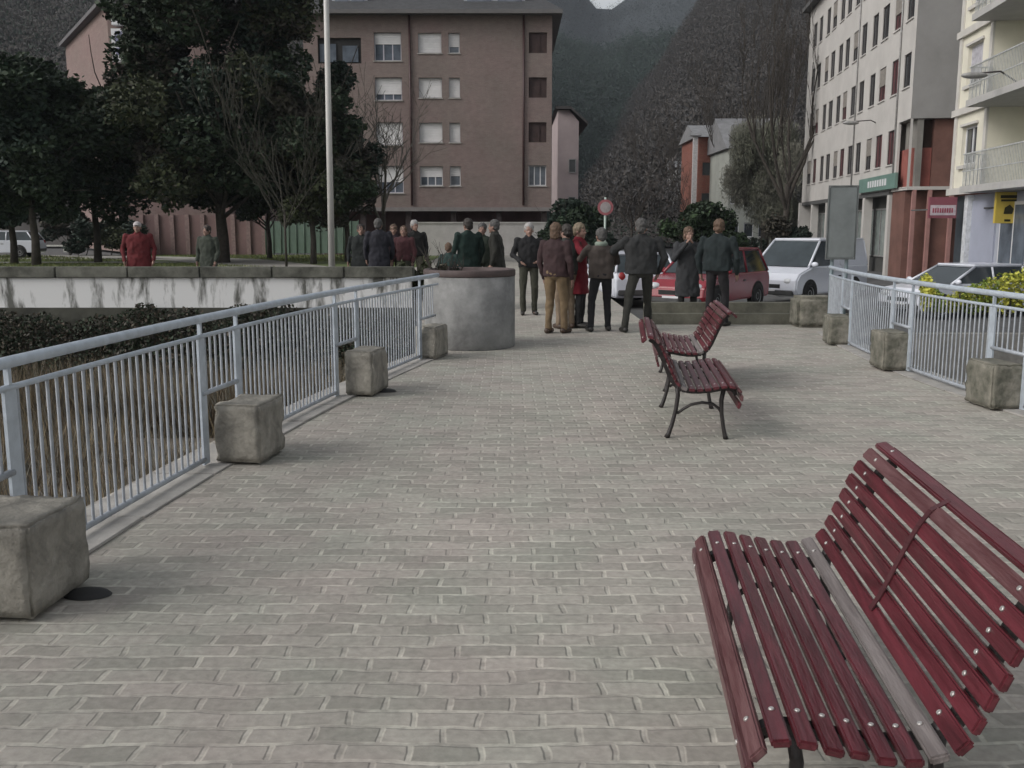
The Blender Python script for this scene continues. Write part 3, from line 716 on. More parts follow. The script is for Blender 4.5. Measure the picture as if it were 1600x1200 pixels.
for h in hs2:
    a, b, c_, d = [-h[1]-Lw-.01, -h[0]-Lw-.01, h[2], h[3]]
    f = MB(); f.box((a,-1.93,c_), (a+.09,-1.86,d)); f.box((b-.09,-1.93,c_), (b,-1.86,d)); f.box((a+.09,-1.93,d-.09), (b-.09,-1.86,d)); f.box(((a+b)/2-.05,-1.93,c_), ((a+b)/2+.05,-1.86,d-.09))
    o = f.build('balcony_door', winwhite, t); g = MB(); g.box((a+.09,-1.91,c_), (b-.09,-1.90,d-.09)); g.build('pane', bluglass, o)
for k, z in enumerate(zf):
    mb = MB(); mb.box((-Lw-.02,.003,z-.12), (.15,.12,z+.10)); mb.build('band', trimw, t)
    mb = MB(); mb.box((-15,-1.79,z-.14), (-Lw-.03,.72,z+.06)); o = mb.build('balcony', mat('balcony slab', (.40,.39,.38), .8, .1, 2), t)
    if k == 0: pass
    mb = MB()
    for x in np.arange(-15, -Lw-.05, .11): mb.box((x-.008,.66,z+.06), (x+.008,.676,z+1.02))
    for y in np.arange(.0, .66, .11): mb.box((-Lw-.06,y-.008,z+.06), (-Lw-.044,y+.008,z+1.02))
    mb.box((-15,.65,z+1.02), (-Lw-.04,.69,z+1.06)); mb.box((-Lw-.07,-.0,z+1.02), (-Lw-.038,.648,z+1.06)); mb.box((-15,.652,z+.50), (-Lw-.04,.684,z+.53))
    mb.build('balcony_railing', mat('pale railing', (.42,.43,.43), .5), o)
for x in (-.12, -2.98): mb = MB(); mb.box((x-.12,.001,zf[0]+.10), (x+.12,.06,H2)); mb.build('pilaster', trimw, t)
# ground floor shop
mb = MB(); mb.box((-15,-.5,-.7), (-.05,-.3,zf[0]-.145)); mb.build('shop_wall', mat('shop pale wall', (.36,.38,.44), .7, .1, 1), t)
mb = MB(); mb.box((-1.1,-.298,-.5), (-.1,-.2,zf[0]-.15)); mb.build('door', mat('dark door', (.05,.06,.07), .4), t)
mb = MB(); mb.box((-3.6,-.298,.3), (-1.5,-.24,2.7)); mb.build('shutter', mat('lilac grey shutter', (.33,.35,.43), .6, .05, 2), t)
mb = MB(); mb.box((-1.48,-.298,-.6), (-1.14,-.1,zf[0]-.15)); mb.build('column', mat('white column', (.55,.57,.60), .6), t)
for k in range(3):
    a = -6.2-k*2.6; f = MB(); f.box((a,-.298,.4), (a+2.2,-.25,2.6)); o = f.build('shop_window', winwhite, t); g = MB(); g.box((a+.1,-.248,.5), (a+1.05,-.24,2.5)); g.box((a+1.15,-.248,.5), (a+2.1,-.24,2.5)); g.build('pane', bluglass, o)
# signs
def sign(name, px0, py0, px1, py1, D, label, build):
    a = at(px0, py0, D); b = at(px1, py1, D); t = empty(name, ((a.x+b.x)/2, D, b.z), 0, label, 'sign')
    build(t, b.x-a.x, a.z-b.z); return t
def ys(t, w_, h):
    m = mat('yellow sign', (.55,.42,.08), .5, .08, 2); dk = mat('sign black', (.03,.028,.01), .6)
    MB().box((-w_/2,-.05,0), (w_/2,.05,h)).build('panel', m, t, .01)
    for x_, z0_, z1_ in ((.33,.80,.90),(.30,.70,.765),(.12,.06,.13)): MB().box((-w_*x_,-.058,h*z0_), (w_*x_,-.052,h*z1_)).build('lettering', dk, t)
    mb = MB()
    mb.add([(-w_*.17,-.058,h*.30),(w_*.17,-.058,h*.30),(w_*.22,-.058,h*.46),(w_*.05,-.058,h*.60),(-w_*.14,-.058,h*.50)], [(0,1,2,3,4)])
    mb.build('emblem', dk, t)
    MB().box((w_/2-.02,.052,h*.5), (w_/2+.04,2.2,h*.56)).build('bracket', MATS['dark eave'], t)
sign('yellow_sign', 1556, 300, 1592, 349, 29.0, 'square yellow hanging shop sign with black emblem at far right', ys)
def rs(t, w_, h):
    MB().box((-w_/2,-.06,0), (w_/2,.06,h)).build('panel', mat('red shop sign', (.22,.07,.09), .5, .1, 2), t, .01)
    MB().box((-w_*.46,-.066,h*.14), (w_*.46,-.061,h*.62)).build('lettering_band', mat('white shop sign', (.48,.42,.45), .5), t)
    n = 9
    for k in range(n): mb = MB(); mb.box((-w_*.38+k*w_*.085,-.072,h*.26), (-w_*.38+k*w_*.085+w_*.055,-.067,h*.48)); mb.build('letter', mat('dull red letters', (.30,.07,.10), .5), t)
    MB().box((-.03,.062,h*.4), (.03,2.5,h*.47)).build('bracket', MATS['dark eave'], t)
sign('red_sign', 1452, 308, 1493, 341, 33.0, 'red and white rectangular shop sign left of the yellow one', rs)

# --- street lamp arms on the facades
def lamp(px, py, D, dx, label):
    c = at(px, py, D); t = empty('wall_lamp', (c.x, D, c.z), 0, label, 'street lamp')
    MB().tube([(dx,.1,-.25),(dx*.5,.05,.12),(0,0,.06)], .025, 8).build('arm', MATS['dark frame'], t)
    mb = MB(); mb.ell((-.1*np.sign(dx),0,0), (.38,.15,.09)); mb.build('lamp_head', MATS['grey pipe'], t)
lamp(1528, 118, 28, 1.3, 'wall-mounted street lamp on the cream building balcony')
lamp(1333, 192, 44.5, 1.6, 'wall-mounted street lamp on the grey building')

# --- small houses in the distance
def house(name, px0, px1, pytop, D, dep, mw, mr, label, rise=1.2, wins=3, ridge='x', white=False):
    a = at(px0, pytop, D); b = at(px1, pytop, D); w_ = b.x-a.x; H = a.z+.25
    t = empty(name, (a.x, D, -.25), 0, label, 'building')
    nf = max(1, int(H/2.9)); hl = []
    for i in range(wins):
        for k in range(nf):
            cx = w_*(i+.5)/wins; hl.append((cx-.42, cx+.42, k*2.8+1.0, k*2.8+2.2))
    mb = MB(); wall_panel(mb, w_, H, hl, .15)
    mb.add([(0,0,0),(0,dep,0),(0,dep,H),(0,0,H)], [(0,1,2,3)]); mb.add([(w_,0,0),(w_,dep,0),(w_,dep,H),(w_,0,H)], [(0,1,2,3)]); mb.add([(0,dep,0),(w_,dep,0),(w_,dep,H),(0,dep,H)], [(0,1,2,3)])
    mb.build('wall', mw, t)
    for h in hl:
        f = MB(); f.box((h[0],.1,h[2]), (h[1],.14,h[3])); o = f.build('window', winwhite if white else MATS['dark frame'], t); g = MB(); g.box((h[0]+.08,.09,h[2]+.08), (h[1]-.08,.098,h[3]-.08)); g.build('pane', darkglass, o)
    mb = MB(); mb.add([(-.3,-.3,H),(w_+.3,-.3,H),(w_+.3,dep+.3,H),(-.3,dep+.3,H),(-.3 if ridge == 'x' else w_/2,dep/2 if ridge == 'x' else -.3,H+rise),(w_+.3 if ridge == 'x' else w_/2,dep/2 if ridge == 'x' else dep+.3,H+rise)],
      [(0,1,5,4),(2,3,4,5),(0,4,3),(1,2,5),(0,3,2,1)] if ridge == 'x' else [(0,4,5,3),(1,2,5,4),(0,1,4),(2,3,5),(0,3,2,1)]); mb.build('roof', mr, t)
    return t
roofg = mat('pale slate roof', (.19,.19,.195), .7, .2, 2, .3, 10)
house('red_brick_house', 1092, 1148, 214, 92, 9, redbrick, roofg, 'red brick house in the middle distance left of the pale house', 1.5, 2)
house('white_gable', 1084, 1091, 212, 91, .4, mat('white gable strip', (.45,.43,.43), .8), roofg, 'thin white end wall at the left side of the red brick house', .3, 0)
house('pale_house', 1140, 1232, 232, 84, 10, mat('pale grey render', (.30,.31,.28), .85, .15, .5), roofg, 'pale grey house with a slate roof behind the willow', 3.0, 4, 'x', True)
house('white_cottage', 1058, 1074, 262, 110, 8, mat('off white render', (.30,.30,.30), .85), roofg, 'small pale house on the slope left of the red brick house', 1, 1)

# ---------------------------------------------------------------- cars
def car(name, label, paint, L_=3.9, W_=1.65, H=1.42, van=False):
    t = empty(name, (0,0,0), 0, label, 'van' if van else 'car', 'cars parked beyond the paving')
    hw = W_/2
    # side profile stations: x (front = +), zbottom, zbelt, zroof(None outside cabin)
    if van: lower = [(-L_/2,.35),(-L_/2,.95),(-L_/2+.02,1.02),(L_*.30,1.02),(L_*.46,.84),(L_/2,.66),(L_/2+.02,.42),(L_/2-.05,.28),(-L_/2+.05,.28)]
    else: lower = [(-L_/2,.42),(-L_/2-.01,.75),(-L_/2+.06,.92),(L_*.20,.93),(L_*.44,.80),(L_/2-.02,.62),(L_/2+.02,.42),(L_/2-.05,.26),(-L_/2+.05,.28)]
    def loft(poly, ws, mi=0):
        mbb = MB(); n = len(poly); rings = []
        vs = []
        for (sg, k) in ((-1, 1.0), (-1, .93), (1, .93), (1, 1.0)):
            pass
        levels = [(-hw, .97), (-hw*.93, 1.0), (hw*.93, 1.0), (hw, .97)]
        cz = sum(p[1] for p in poly)/n
        for y, s_ in levels:
            for (x, z) in poly:
                vs.append((x*(.985 if abs(y) == hw else 1), y, cz+(z-cz)*(s_ if abs(y) == hw else 1)))
        fs = []
        for j in range(3):
            for i in range(n): fs.append((j*n+i, j*n+(i+1) % n, (j+1)*n+(i+1) % n, (j+1)*n+i))
        fs.append(tuple(range(n))); fs.append(tuple(3*n+i for i in range(n))[::-1])
        mbb.add(vs, fs, 0, False); return mbb
    loft(lower, None).build('body', paint, t, .03, 3)
    # cabin: roof + pillars in paint, glass between
    zb = lower[3][1]-.01
    if van: ft, rt, fb, rb = L_*.14, -L_/2+.06, L_*.33, -L_/2+.02
    else: ft, rt, fb, rb = L_*.02, -L_/2+.38, L_*.24, -L_/2+.08
    tw = hw*.80; bw = hw*.95
    def ring(xf, xr, w_, z): return [(xf, -w_, z), (xf, w_, z), (xr, w_, z), (xr, -w_, z)]
    lo = ring(fb, rb, bw, zb); hi = ring(ft, rt, tw, H-.07)
    mb = MB(); mb.add(lo+hi, [(0,1,5,4),(1,2,6,5),(2,3,7,6),(3,0,4,7),(4,5,6,7)])
    gl = mb.build('windows', glass('car glass', (.035,.045,.05), .05), t)
    mb = MB(); mb.box((rt-.02,-tw-.02,H-.07), (ft+.02,tw+.02,H)); mb.build('roof', paint, t, .03, 3)
    mb = MB()
    for i in range(4): mb.tube([Vector(lo[i]), Vector(hi[i])], .035, 6)
    for sg in (-1, 1):
        xm = (fb+rb)/2-.05; mb.tube([(xm, sg*(bw+.0), zb), (xm, sg*(tw+.0), H-.07)], .035, 6)
    if van: mb.add([(rb,-bw-.01,zb),(fb-1.2,-bw-.01,zb),(ft-.9,-tw-.012,H-.05),(rt,-tw-.012,H-.05)], [(0,1,2,3)]); mb.add([(rb,bw+.01,zb),(fb-1.2,bw+.01,zb),(ft-.9,tw+.012,H-.05),(rt,tw+.012,H-.05)], [(0,1,2,3)]); mb.add([(rb-.01,-bw,zb),(rb-.01,bw,zb),(rt-.01,tw,H-.05),(rt-.01,-tw,H-.05)], [(0,1,2,3)])
    mb.build('pillars', paint, t)
    tyre = mat('tyre', (.015,.015,.015), .8); hub = mat('hubcap', (.45,.46,.47), .35, .1, 8, metal=.4)
    for x in (L_*.32, -L_*.30):
        for sg in (-1, 1):
            mb = MB(); y = sg*(hw-.065); o = None
            prof = [(.17,-.09),(.28,-.095),(.31,-.06),(.31,.06),(.28,.095),(.17,.09)]
            for k in range(24):
                pass
            mb.lathe(prof, seg=24); mb.v = [(vx+x, vz+y, vy+.31) for vx, vy, vz in mb.v]; o = mb.build('wheel', tyre, t)
            mb = MB(); mb.lathe([(.0,.055),(.08,.07),(.15,.06),(.185,.085)], seg=20); mb.v = [(vx+x, y+sg*vz, vy+.31) for vx, vy, vz in mb.v]; mb.build('rim', hub, o)
            mb = MB(); mb.tube([(x,sg*(hw-.03),.33),(x,sg*(hw+.004),.33)], .36, 24); mb.build('wheel_arch', MATS['dark recess'] if 'dark recess' in MATS else tyre, t)
    for sg in (-1, 1):
        mb = MB(); mb.ell((L_/2-.10,sg*hw*.68,.64), (.13,.17,.09)); mb.build('headlight', mat('headlight', (.55,.56,.58), .15), t)
        mb = MB(); mb.ell((-L_/2+.04,sg*hw*.78,.80), (.06,.10,.13)); mb.build('tail_light', mat('tail light', (.25,.02,.02), .2), t)
        mb = MB(); mb.ell((fb-.12,sg*(bw+.10),zb+.06), (.06,.10,.07)); mb.build('mirror', paint, t)
    mb = MB(); mb.box((L_/2-.04,-hw*.45,.46), (L_/2+.025,hw*.45,.56)); mb.build('grille', tyre, t)
    mb = MB(); mb.box((L_/2+.01,-.26,.33), (L_/2+.035,.26,.43)); mb.build('number_plate', winwhite, t)
    mb = MB(); mb.box((-L_/2-.03,-hw*.9,.34), (-L_/2+.08,hw*.9,.48)); mb.box((L_/2-.08,-hw*.9,.28), (L_/2+.05,hw*.9,.40)); mb.build('bumper', mat('bumper grey', (.06,.06,.06), .6), t, .02)
    for sg in (-1, 1): mb = MB(); mb.box((-L_*.1,sg*(hw-.004)-.004,.72), (-L_*.1+.14,sg*(hw-.004)+.012,.75)); mb.build('door_handle', tyre, t)
    return t
whitep = mat('white car paint', (.62,.64,.70), .2, .04, 1, spec=.6); redp = mat('dark red car paint', (.20,.018,.028), .2, .1, 1, spec=.6); silver = mat('silver car paint', (.35,.36,.38), .25, .05, 1, metal=.3); darkp = mat('dark car paint', (.03,.04,.05), .2, .1, 1); bluep = mat('blue grey car paint', (.10,.14,.18), .25)
def putcar(t, px, D, rz, z=-.45): t.location = (((px-800)/F)*D*1.0, D, z); t.rotation_euler = (0, 0, R(rz)); return t
redcar = car('parked_car', 'dark red hatchback parked behind the two people on the right', redp, 3.6, 1.62, 1.5); putcar(redcar, 1106, 23.8, 232, -.40)
vanc = car('parked_van', 'white van facing left behind the notice board', whitep, 3.7, 1.75, 1.74, True); putcar(vanc, 1256, 27, 222, -.44)
wcar = car('parked_car', 'white car parked behind the man with legs apart', whitep, 3.9); putcar(wcar, 975, 26.5, 100)
def recol(src, paint, label):
    c = copy_tree(src); c['label'] = label
    for ch in c.children:
        if ch.name.split('.')[0] in ('body', 'roof', 'pillars', 'mirror'):
            ch.data = ch.data.copy(); ch.data.materials[0] = paint
    return c
c3 = recol(wcar, whitep, 'white car seen over the right railing beside the yellow-green hedge'); putcar(c3, 1492, 26.5, 200, -.8)
c4 = recol(wcar, darkp, 'dark car parked in front of the pale shop at the right edge'); putcar(c4, 1600, 28, 175, -.8)
c5 = recol(wcar, bluep, 'blue grey car just left of the notice board post, partly hidden by the van'); putcar(c5, 1235, 38, 180)
c6 = recol(wcar, whitep, 'white car parked at the far left of the park'); putcar(c6, 12, 52, 185, -.0)
# ---------------------------------------------------------------- vegetation
def leafmesh(name, clumps, n, size, mats, parent, shell=.55, droop=0.0, aspect=.55):
    C = np.array([c[:3] for c in clumps]); Rr = np.array([c[3:6] for c in clumps])
    vol = Rr.prod(1)**(2/3); idx = rng.choice(len(C), n, p=vol/vol.sum())
    d = rng.normal(size=(n,3)); d /= np.linalg.norm(d, axis=1)[:,None]
    r = rng.random(n)**(1/3); r = shell+(1-shell)*r+rng.normal(size=n)*.06
    # sub clumping: keep leaves near random sub centres
    P = C[idx]+d*Rr[idx]*r[:,None]
    jit = np.sin(P*2.1+3)*np.cos(P[:,[1,2,0]]*2.7)*.35; P = P+jit
    P[:,2] -= droop*rng.random(n); n_m = len(mats) if isinstance(mats, (list, tuple)) else 1
    a = rng.normal(size=(n,3))+d*.6; a[:,2] *= .6 if droop == 0 else 2.5; a /= np.linalg.norm(a, axis=1)[:,None]
    b = np.cross(a, rng.normal(size=(n,3))); b /= np.linalg.norm(b, axis=1)[:,None]
    s = size*(.6+.8*rng.random(n))[:,None]
    V = np.stack([P-a*s, P+b*s*aspect, P+a*s, P-b*s*aspect], 1).reshape(-1,3)
    me = fast_mesh(name, V, np.arange(4*n).reshape(-1,4))
    o = link(name, me, mats, parent)
    if len(me.materials) > 1: me.polygons.foreach_set('material_index', np.where(rng.random(n) < .8, (idx*7+idx//3) % n_m, rng.integers(0, n_m, n)).astype(np.int32))
    return o
def leafmat(name, c, rough=.75):
    if name in MATS: return MATS[name]
    m = mat(name, c, rough, .45, .9, c2=[x*1.7 for x in c]); return m
dg = leafmat('dark evergreen leaf', (.016,.030,.013)); dg2 = leafmat('deep green leaf', (.012,.026,.016)); og = leafmat('olive leaf', (.035,.042,.018)); br = leafmat('brown leaf', (.045,.040,.030))
bark = mat('bark', (.045,.038,.032), .95, .4, 5, .6, 30); palebark = mat('pale twigs', (.11,.10,.085), .95, .3, 5)
def limb(mb, p, d, L_, r, depth, up=.15, nseg=4, spread=.75, minr=.006, kids=(2,4)):
    pts = [Vector(p)]; rr = [r]; dd = Vector(d).normalized()
    for i in range(nseg):
        dd = (dd+Vector((random.gauss(0,.10), random.gauss(0,.10), random.gauss(0,.06)+up*.2))).normalized()
        pts.append(pts[-1]+dd*L_/nseg); rr.append(max(minr, r*(1-.5*(i+1)/nseg)))
    mb.tube(pts, rr, 5 if depth < 2 else 8, cap=False)
    if depth <= 0: return
    for k in range(random.randint(*kids)):
        j = random.randint(1, nseg); q = pts[j]
        nd = (dd+Vector((random.gauss(0,spread), random.gauss(0,spread), random.gauss(up,spread*.5)))).normalized()
        limb(mb, q, nd, L_*random.uniform(.5,.75), max(minr, rr[j]*.65), depth-1, up, nseg, spread, minr, kids)
def tree(name, px, D, h, trunk_h, tr, clumps, n, size, mats, label, cat='tree', z=0, group=None, shell=.5, extra=2):
    x = (px-800)/F*D; t = empty(name, (x, D, z), 0, label, cat, group)
    mb = MB(); mb.tube([(0,0,-.05),(.03,.02,trunk_h*.5),(-.02,.0,trunk_h),(.1,0,h*.6)], [tr*1.25,tr,tr*.85,tr*.4], 10)
    for k in range(5+extra):
        a = 2*PI*k/(5+extra)+random.random(); limb(mb, (0,0,trunk_h*random.uniform(.8,1.4)), (math.cos(a), math.sin(a), .8), h*.35, tr*.4, 1, .2)
    mb.build('trunk', bark, t)
    leafmesh('crown', clumps, n, size, mats, t, shell)
    return t
def crownclumps(rx, ry, z0, z1, n, seed, cr=(1.0,1.7), cx=0, top=.5):
    rd = random.Random(seed); out = []
    for i in range(n):
        u_ = rd.random(); z = z0+(z1-z0)*u_
        w_ = math.sin(PI*min(1, (.22+.78*u_)))**.6 if u_ < .8 else top+.3
        a = rd.random()*2*PI; q = rd.random()**.5
        c = rd.uniform(*cr); out.append((cx+rx*w_*q*math.cos(a), ry*w_*q*math.sin(a), z, c, c, c*.8))
    return out
tree('evergreen_tree', 352, 44.5, 17.5, 2.2, .26, [(c[0] if c[2] < 6.8 else max(-2.9, min(3.4, c[0])), *c[1:]) for c in crownclumps(5.1,4.0,2.9,17.5,150,1,(.9,1.6),-.2)], 190000, .12, [dg, dg2, og, dg, br], 'huge dense evergreen tree left of the tall pole, crown reaching past the frame top')
tree('evergreen_tree', 62, 41.0, 8.3, 2.0, .16, crownclumps(2.7,2.4,2.6,7.6,34,2,(.8,1.3),-.4), 34000, .125, [dg, dg2], 'smaller dark green tree at the far left, two thin trunks')
tree('evergreen_tree', 158, 45.0, 8.6, 2.4, .15, crownclumps(2.5,2.2,2.7,7.6,30,3,(.8,1.3),.1), 28000, .125, [dg, og], 'dark tree between the far left tree and the huge evergreen')
tree('evergreen_tree', 28, 43.0, 8.0, 1.9, .14, crownclumps(2.6,2.2,2.3,7.1,28,4,(.8,1.3),-1.4), 24000, .125, [dg2, dg], 'low spreading dark tree cut by the left frame edge')
tree('leafy_tree', 492, 43.0, 8.4, 2.1, .12, crownclumps(2.1,1.8,2.3,7.2,26,5,(.6,1.1),.1), 26000, .11, [dg, og, br], 'slender olive and brown tree just behind the tall pole')
tree('leafy_tree', 424, 50.0, 6, 1.6, .12, crownclumps(1.6,1.6,2.8,5.0,8,6,(.6,1.0)), 6000, .13, [dg, dg2], 'small dark tree in front of the green fence')
tree('leafy_tree', 545, 46.0, 9.0, 2.2, .12, crownclumps(1.5,1.5,2.8,8.6,16,8,(.6,1.0),.2), 13000, .12, [dg2, dg, br], 'narrow dark tree in front of the left windows of the brick block')
def bare(px, D, h, label, m=palebark, z=0, r=.12, depth=4, up=.25, spread=.6, kids=(3,4), name='bare_tree'):
    x = (px-800)/F*D; t = empty(name, (x, D, z), 0, label, 'tree')
    mb = MB(); mb.tube([(0,0,0),(0,0,h*.3)], [r, r*.8], 8); mb.build('trunk', bark, t)
    mb = MB()
    for k in range(5):
        a = k*1.26+random.random(); limb(mb, (0,0,h*random.uniform(.18,.3)), (math.cos(a)*.6, math.sin(a)*.6, 1), h*.42, r*.6, depth, up, 4, spread, .010, kids)
    mb.build('branches', m, t); return t
bare(602, 50, 8.6, 'bare winter tree with pale twigs in front of the brick block', depth=3, r=.12)
bare(450, 38.6, 7.6, 'thin bare tree in front of the huge evergreen', m=mat('brown twigs', (.035,.032,.025), .95, .3, 5), depth=3, r=.05, spread=.45)
bare(1075, 95, 8, 'bare brown tree left of the red brick house', z=-.25, depth=3, m=bark)
bare(1222, 60, 15.5, 'tall dark bare tree against the left edge of the grey building', z=-.45, depth=4, m=bark, spread=.28, up=.7, r=.2)
bare(1158, 88, 15, 'tall bare tree rising behind the red brick house', z=-.45, depth=4, m=bark, spread=.38, up=.5, r=.2)
bare(1030, 110, 13, 'tall bare tree at the left of the small pale house', z=-.45, depth=4, m=bark, spread=.4, up=.5, r=.18)
bare(985, 100, 7, 'bare tree in the middle distance above the large man', z=-.25, depth=3, m=bark)
# willow
c = (1190-800)/F*70; t = empty('willow', (c, 70, -.25), 0, 'tall drooping grey green willow before the pale house', 'tree')
mb = MB(); mb.tube([(0,0,0),(0,0,3),(.2,0,7)], [.3,.25,.1], 10)
for k in range(8): limb(mb, (0,0,3+k*.4), (math.cos(k), math.sin(k), 1), 3.5, .1, 1)
mb.build('trunk', bark, t)
leafmesh('crown', [(random.gauss(0,.8), random.gauss(0,.8), random.uniform(2.6,8.8), 1.0, 1.0, 1.4) for _ in range(26)], 90000, .15, [mat('willow leaf', (.15,.155,.115), .8, .3, 1.2), mat('willow twig', (.19,.185,.15), .8, .3, 1)], t, .3, droop=1.2, aspect=.12)
# shrubs
def shrub(px, py, D, w_, h, mats, label, n=5000, size=.07, z=-.25, name='shrub', seed=1):
    x = (px-800)/F*D; t = empty(name, (x, D, z), 0, label, 'shrub')
    rd = random.Random(seed)
    mb = MB()
    for k in range(6): limb(mb, (rd.uniform(-.3,.3)*w_,0,0), (rd.gauss(0,.4),rd.gauss(0,.4),1), h*.7, .03, 1)
    mb.build('stem', bark, t)
    leafmesh('foliage', [(rd.uniform(-.5,.5)*w_, rd.uniform(-.3,.3)*w_, rd.uniform(.3,.85)*h, .22*h+.1, .22*h+.1, .2*h) for _ in range(10)], n, size, mats, t, .35)
shrub(900, 330, 45, 1.9, 3.1, [dg2, dg], 'dark round bush behind the person in red', 9000, .11, seed=2)
shrub(1098, 330, 44, 2.6, 2.9, [dg, leafmat('mid green leaf', (.03,.055,.02))], 'dark green bush below the red brick house', 10000, .11, seed=3)
shrub(1205, 340, 52, 2.8, 2.2, [dg2, br], 'dark low bush at the foot of the willow', 7000, .11, seed=4)
shrub(130, 380, 56, 3.2, 2.3, [dg2, br], 'grey brown shrub behind the grass at the left', 8000, .10, 0, seed=8)
shrub(196, 380, 56.2, 3.0, 2.2, [dg2, og], 'dark shrub at the left end of the pink wall', 8000, .10, 0, seed=9)
shrub(648, 405, 21.9, .8, 1.05, [og, br], 'low olive bush at the end of the river wall', 4000, .06, 0, seed=5)
shrub(618, 410, 21.75, .5, .84, [leafmat('bright green leaf', (.06,.16,.03))], 'small bright green shrub peeping over the river wall', 1500, .04, 0, seed=6)
# planting in the drum planter
tan = mat('dry tan leaf', (.14,.125,.09), .85, .3, 3)
def planter_plant(dx, dy, w_, h, mats, label, seed, n=2600):
    t = empty('planter_shrub', (-.575+dx, 13.15+dy, .9), 0, label, 'shrub'); rd = random.Random(seed)
    mb = MB()
    for k in range(7): limb(mb, (rd.uniform(-.3,.3)*w_,0,0), (rd.gauss(0,.3),rd.gauss(0,.3),1), h*.7, .010, 1, minr=.002)
    mb.build('stem', bark, t)
    leafmesh('foliage', [(rd.uniform(-.45,.45)*w_, rd.uniform(-.3,.3)*w_, rd.uniform(.25,.75)*h, .24*h, .24*h, .24*h) for _ in range(8)], n, .022, mats, t, .2)
    # scale the position wobble down for small plants is handled by small clumps
planter_plant(-.50+.08, .0, .22, .5, [tan, br], 'dry tan shrub at the left of the round planter', 11)
planter_plant(-.20, .12, .18, .32, [dg2, og], 'small dark green plant in the middle of the round planter', 12, 1500)
# hedge by the right bank
t = empty('hedge', (11.6, 20.2, -.25), 0, 'bright yellow-green hedge beyond the right railing', 'hedge')
yg = mat('yellow green leaf', (.33,.36,.04), .7, .3, 2, c2=(.60,.58,.10)); yg2 = mat('lime leaf', (.16,.22,.03), .7, .3, 2)
mb = MB()
for k in range(14): mb = MB(); mb.tube([(-3.2+k*.5,0,0),(-3.2+k*.5+random.gauss(0,.1),0,.5)], .02, 5); mb.build('stem', bark, t)
leafmesh('foliage', [(-3.0+k*.32, random.gauss(0,.1), .42+.08*math.sin(k), .34, .32, .30) for k in range(22)], 16000, .045, [yg, yg2], t, .3)
# ivy and brush along the river wall foot, reeds on gravel bars
def stuff(name, V, n, mats, label):
    me = fast_mesh(name, V, np.arange(len(V)).reshape(-1, n)); o = link(name, me, mats); tag(o, label, name.replace('_', ' '), None, 'stuff')
    if len(me.materials) > 1: me.polygons.foreach_set('material_index', rng.integers(0, len(me.materials), len(me.polygons)).astype(np.int32))
    return o
n = 90000; X = rng.uniform(-30, -2.2, n); prof_ = np.sin(X*.75)*.30+np.sin(X*2.3+1)*.30+np.sin(X*6.1)*.18-.2; Z = -.13+prof_*.35-rng.random(n)**.8*1.3; Y = 21.05-(-Z+.1)*.75*rng.random(n)-.1
P = np.stack([X, Y, Z], 1); a = rng.normal(size=(n,3)); a /= np.linalg.norm(a, axis=1)[:,None]; b = np.cross(a, rng.normal(size=(n,3))); b /= np.linalg.norm(b, axis=1)[:,None]
s = .035*(.6+rng.random(n))[:,None]; V = np.stack([P-a*s, P+b*s*.6, P+a*s, P-b*s*.6], 1).reshape(-1,3)
stuff('brush', V, 4, [leafmat('bank leaf', (.020,.030,.014)), br, dg, leafmat('dead bank leaf', (.055,.042,.028))], 'dark brush and ivy along the foot of the river wall')
def blades(n, x0_, x1_, y0_, y1_, h, wd, zb=-3.56, patch=None, lean=.25):
    X = rng.uniform(x0_, x1_, n); Y = rng.uniform(y0_, y1_, n)
    if patch is not None:
        k = patch(X, Y) > rng.random(n); X = X[k]; Y = Y[k]; n = len(X)
    hh = h*(.5+.8*rng.random(n)); an = rng.random(n)*2*PI; dx = np.cos(an)*wd; dy = np.sin(an)*wd; lx = rng.normal(size=n)*lean*hh; ly = rng.normal(size=n)*lean*hh
    z = np.full(n, zb)
    A_ = np.stack([X-dx, Y-dy, z], 1); B_ = np.stack([X+dx, Y+dy, z], 1); C_ = np.stack([X+lx, Y+ly, z+hh], 1)
    return np.stack([A_, B_, C_], 1).reshape(-1,3)
mb = MB()
bar = [(-4.6,6),(-3.4,11),(-2.6,15),(-2.4,21.08),(-30,21.08),(-30,19),(-20,16.5),(-13,12),(-8,7)]
mb.prism(bar, -2.9, -2.50); o = struct('gravel_bar', mb, gravel)
pf = lambda X, Y: np.clip(.5+.9*np.sin(X*.7+Y*.3)*np.cos(Y*.45-X*.2)+.2, 0, 1)*((X > -1.6*(Y-2)-1) & (X < -4.9+(Y-6)*.27))
V = np.concatenate([blades(60000, -28, -2.6, 7, 20.9, .75, .012, -2.52, pf), blades(40000, -28, -2.5, 18.6, 20.95, 1.25, .014, -2.52)])
reedm = mat('dry reeds', (.25,.20,.125), .9, .35, .8); 
stuff('reeds', V, 3, [reedm, mat('brown reeds', (.14,.105,.07), .9, .3, 1), mat('greyish reeds', (.19,.18,.15), .9, .3, 1)], 'dry brown reeds growing on the gravel bar below the bridge')
V = blades(70000, -60, -5, 34.2, 56.5, .09, .02, -.004, lambda X, Y: 1.0*(np.abs(X+15.5+(Y-48)*1.05) > 3.4)*((Y < 43.4)|(Y > 46)))
stuff('grass', V, 3, [grass_m, leafmat('olive grass', (.12,.13,.04))], 'short park grass behind the river wall')
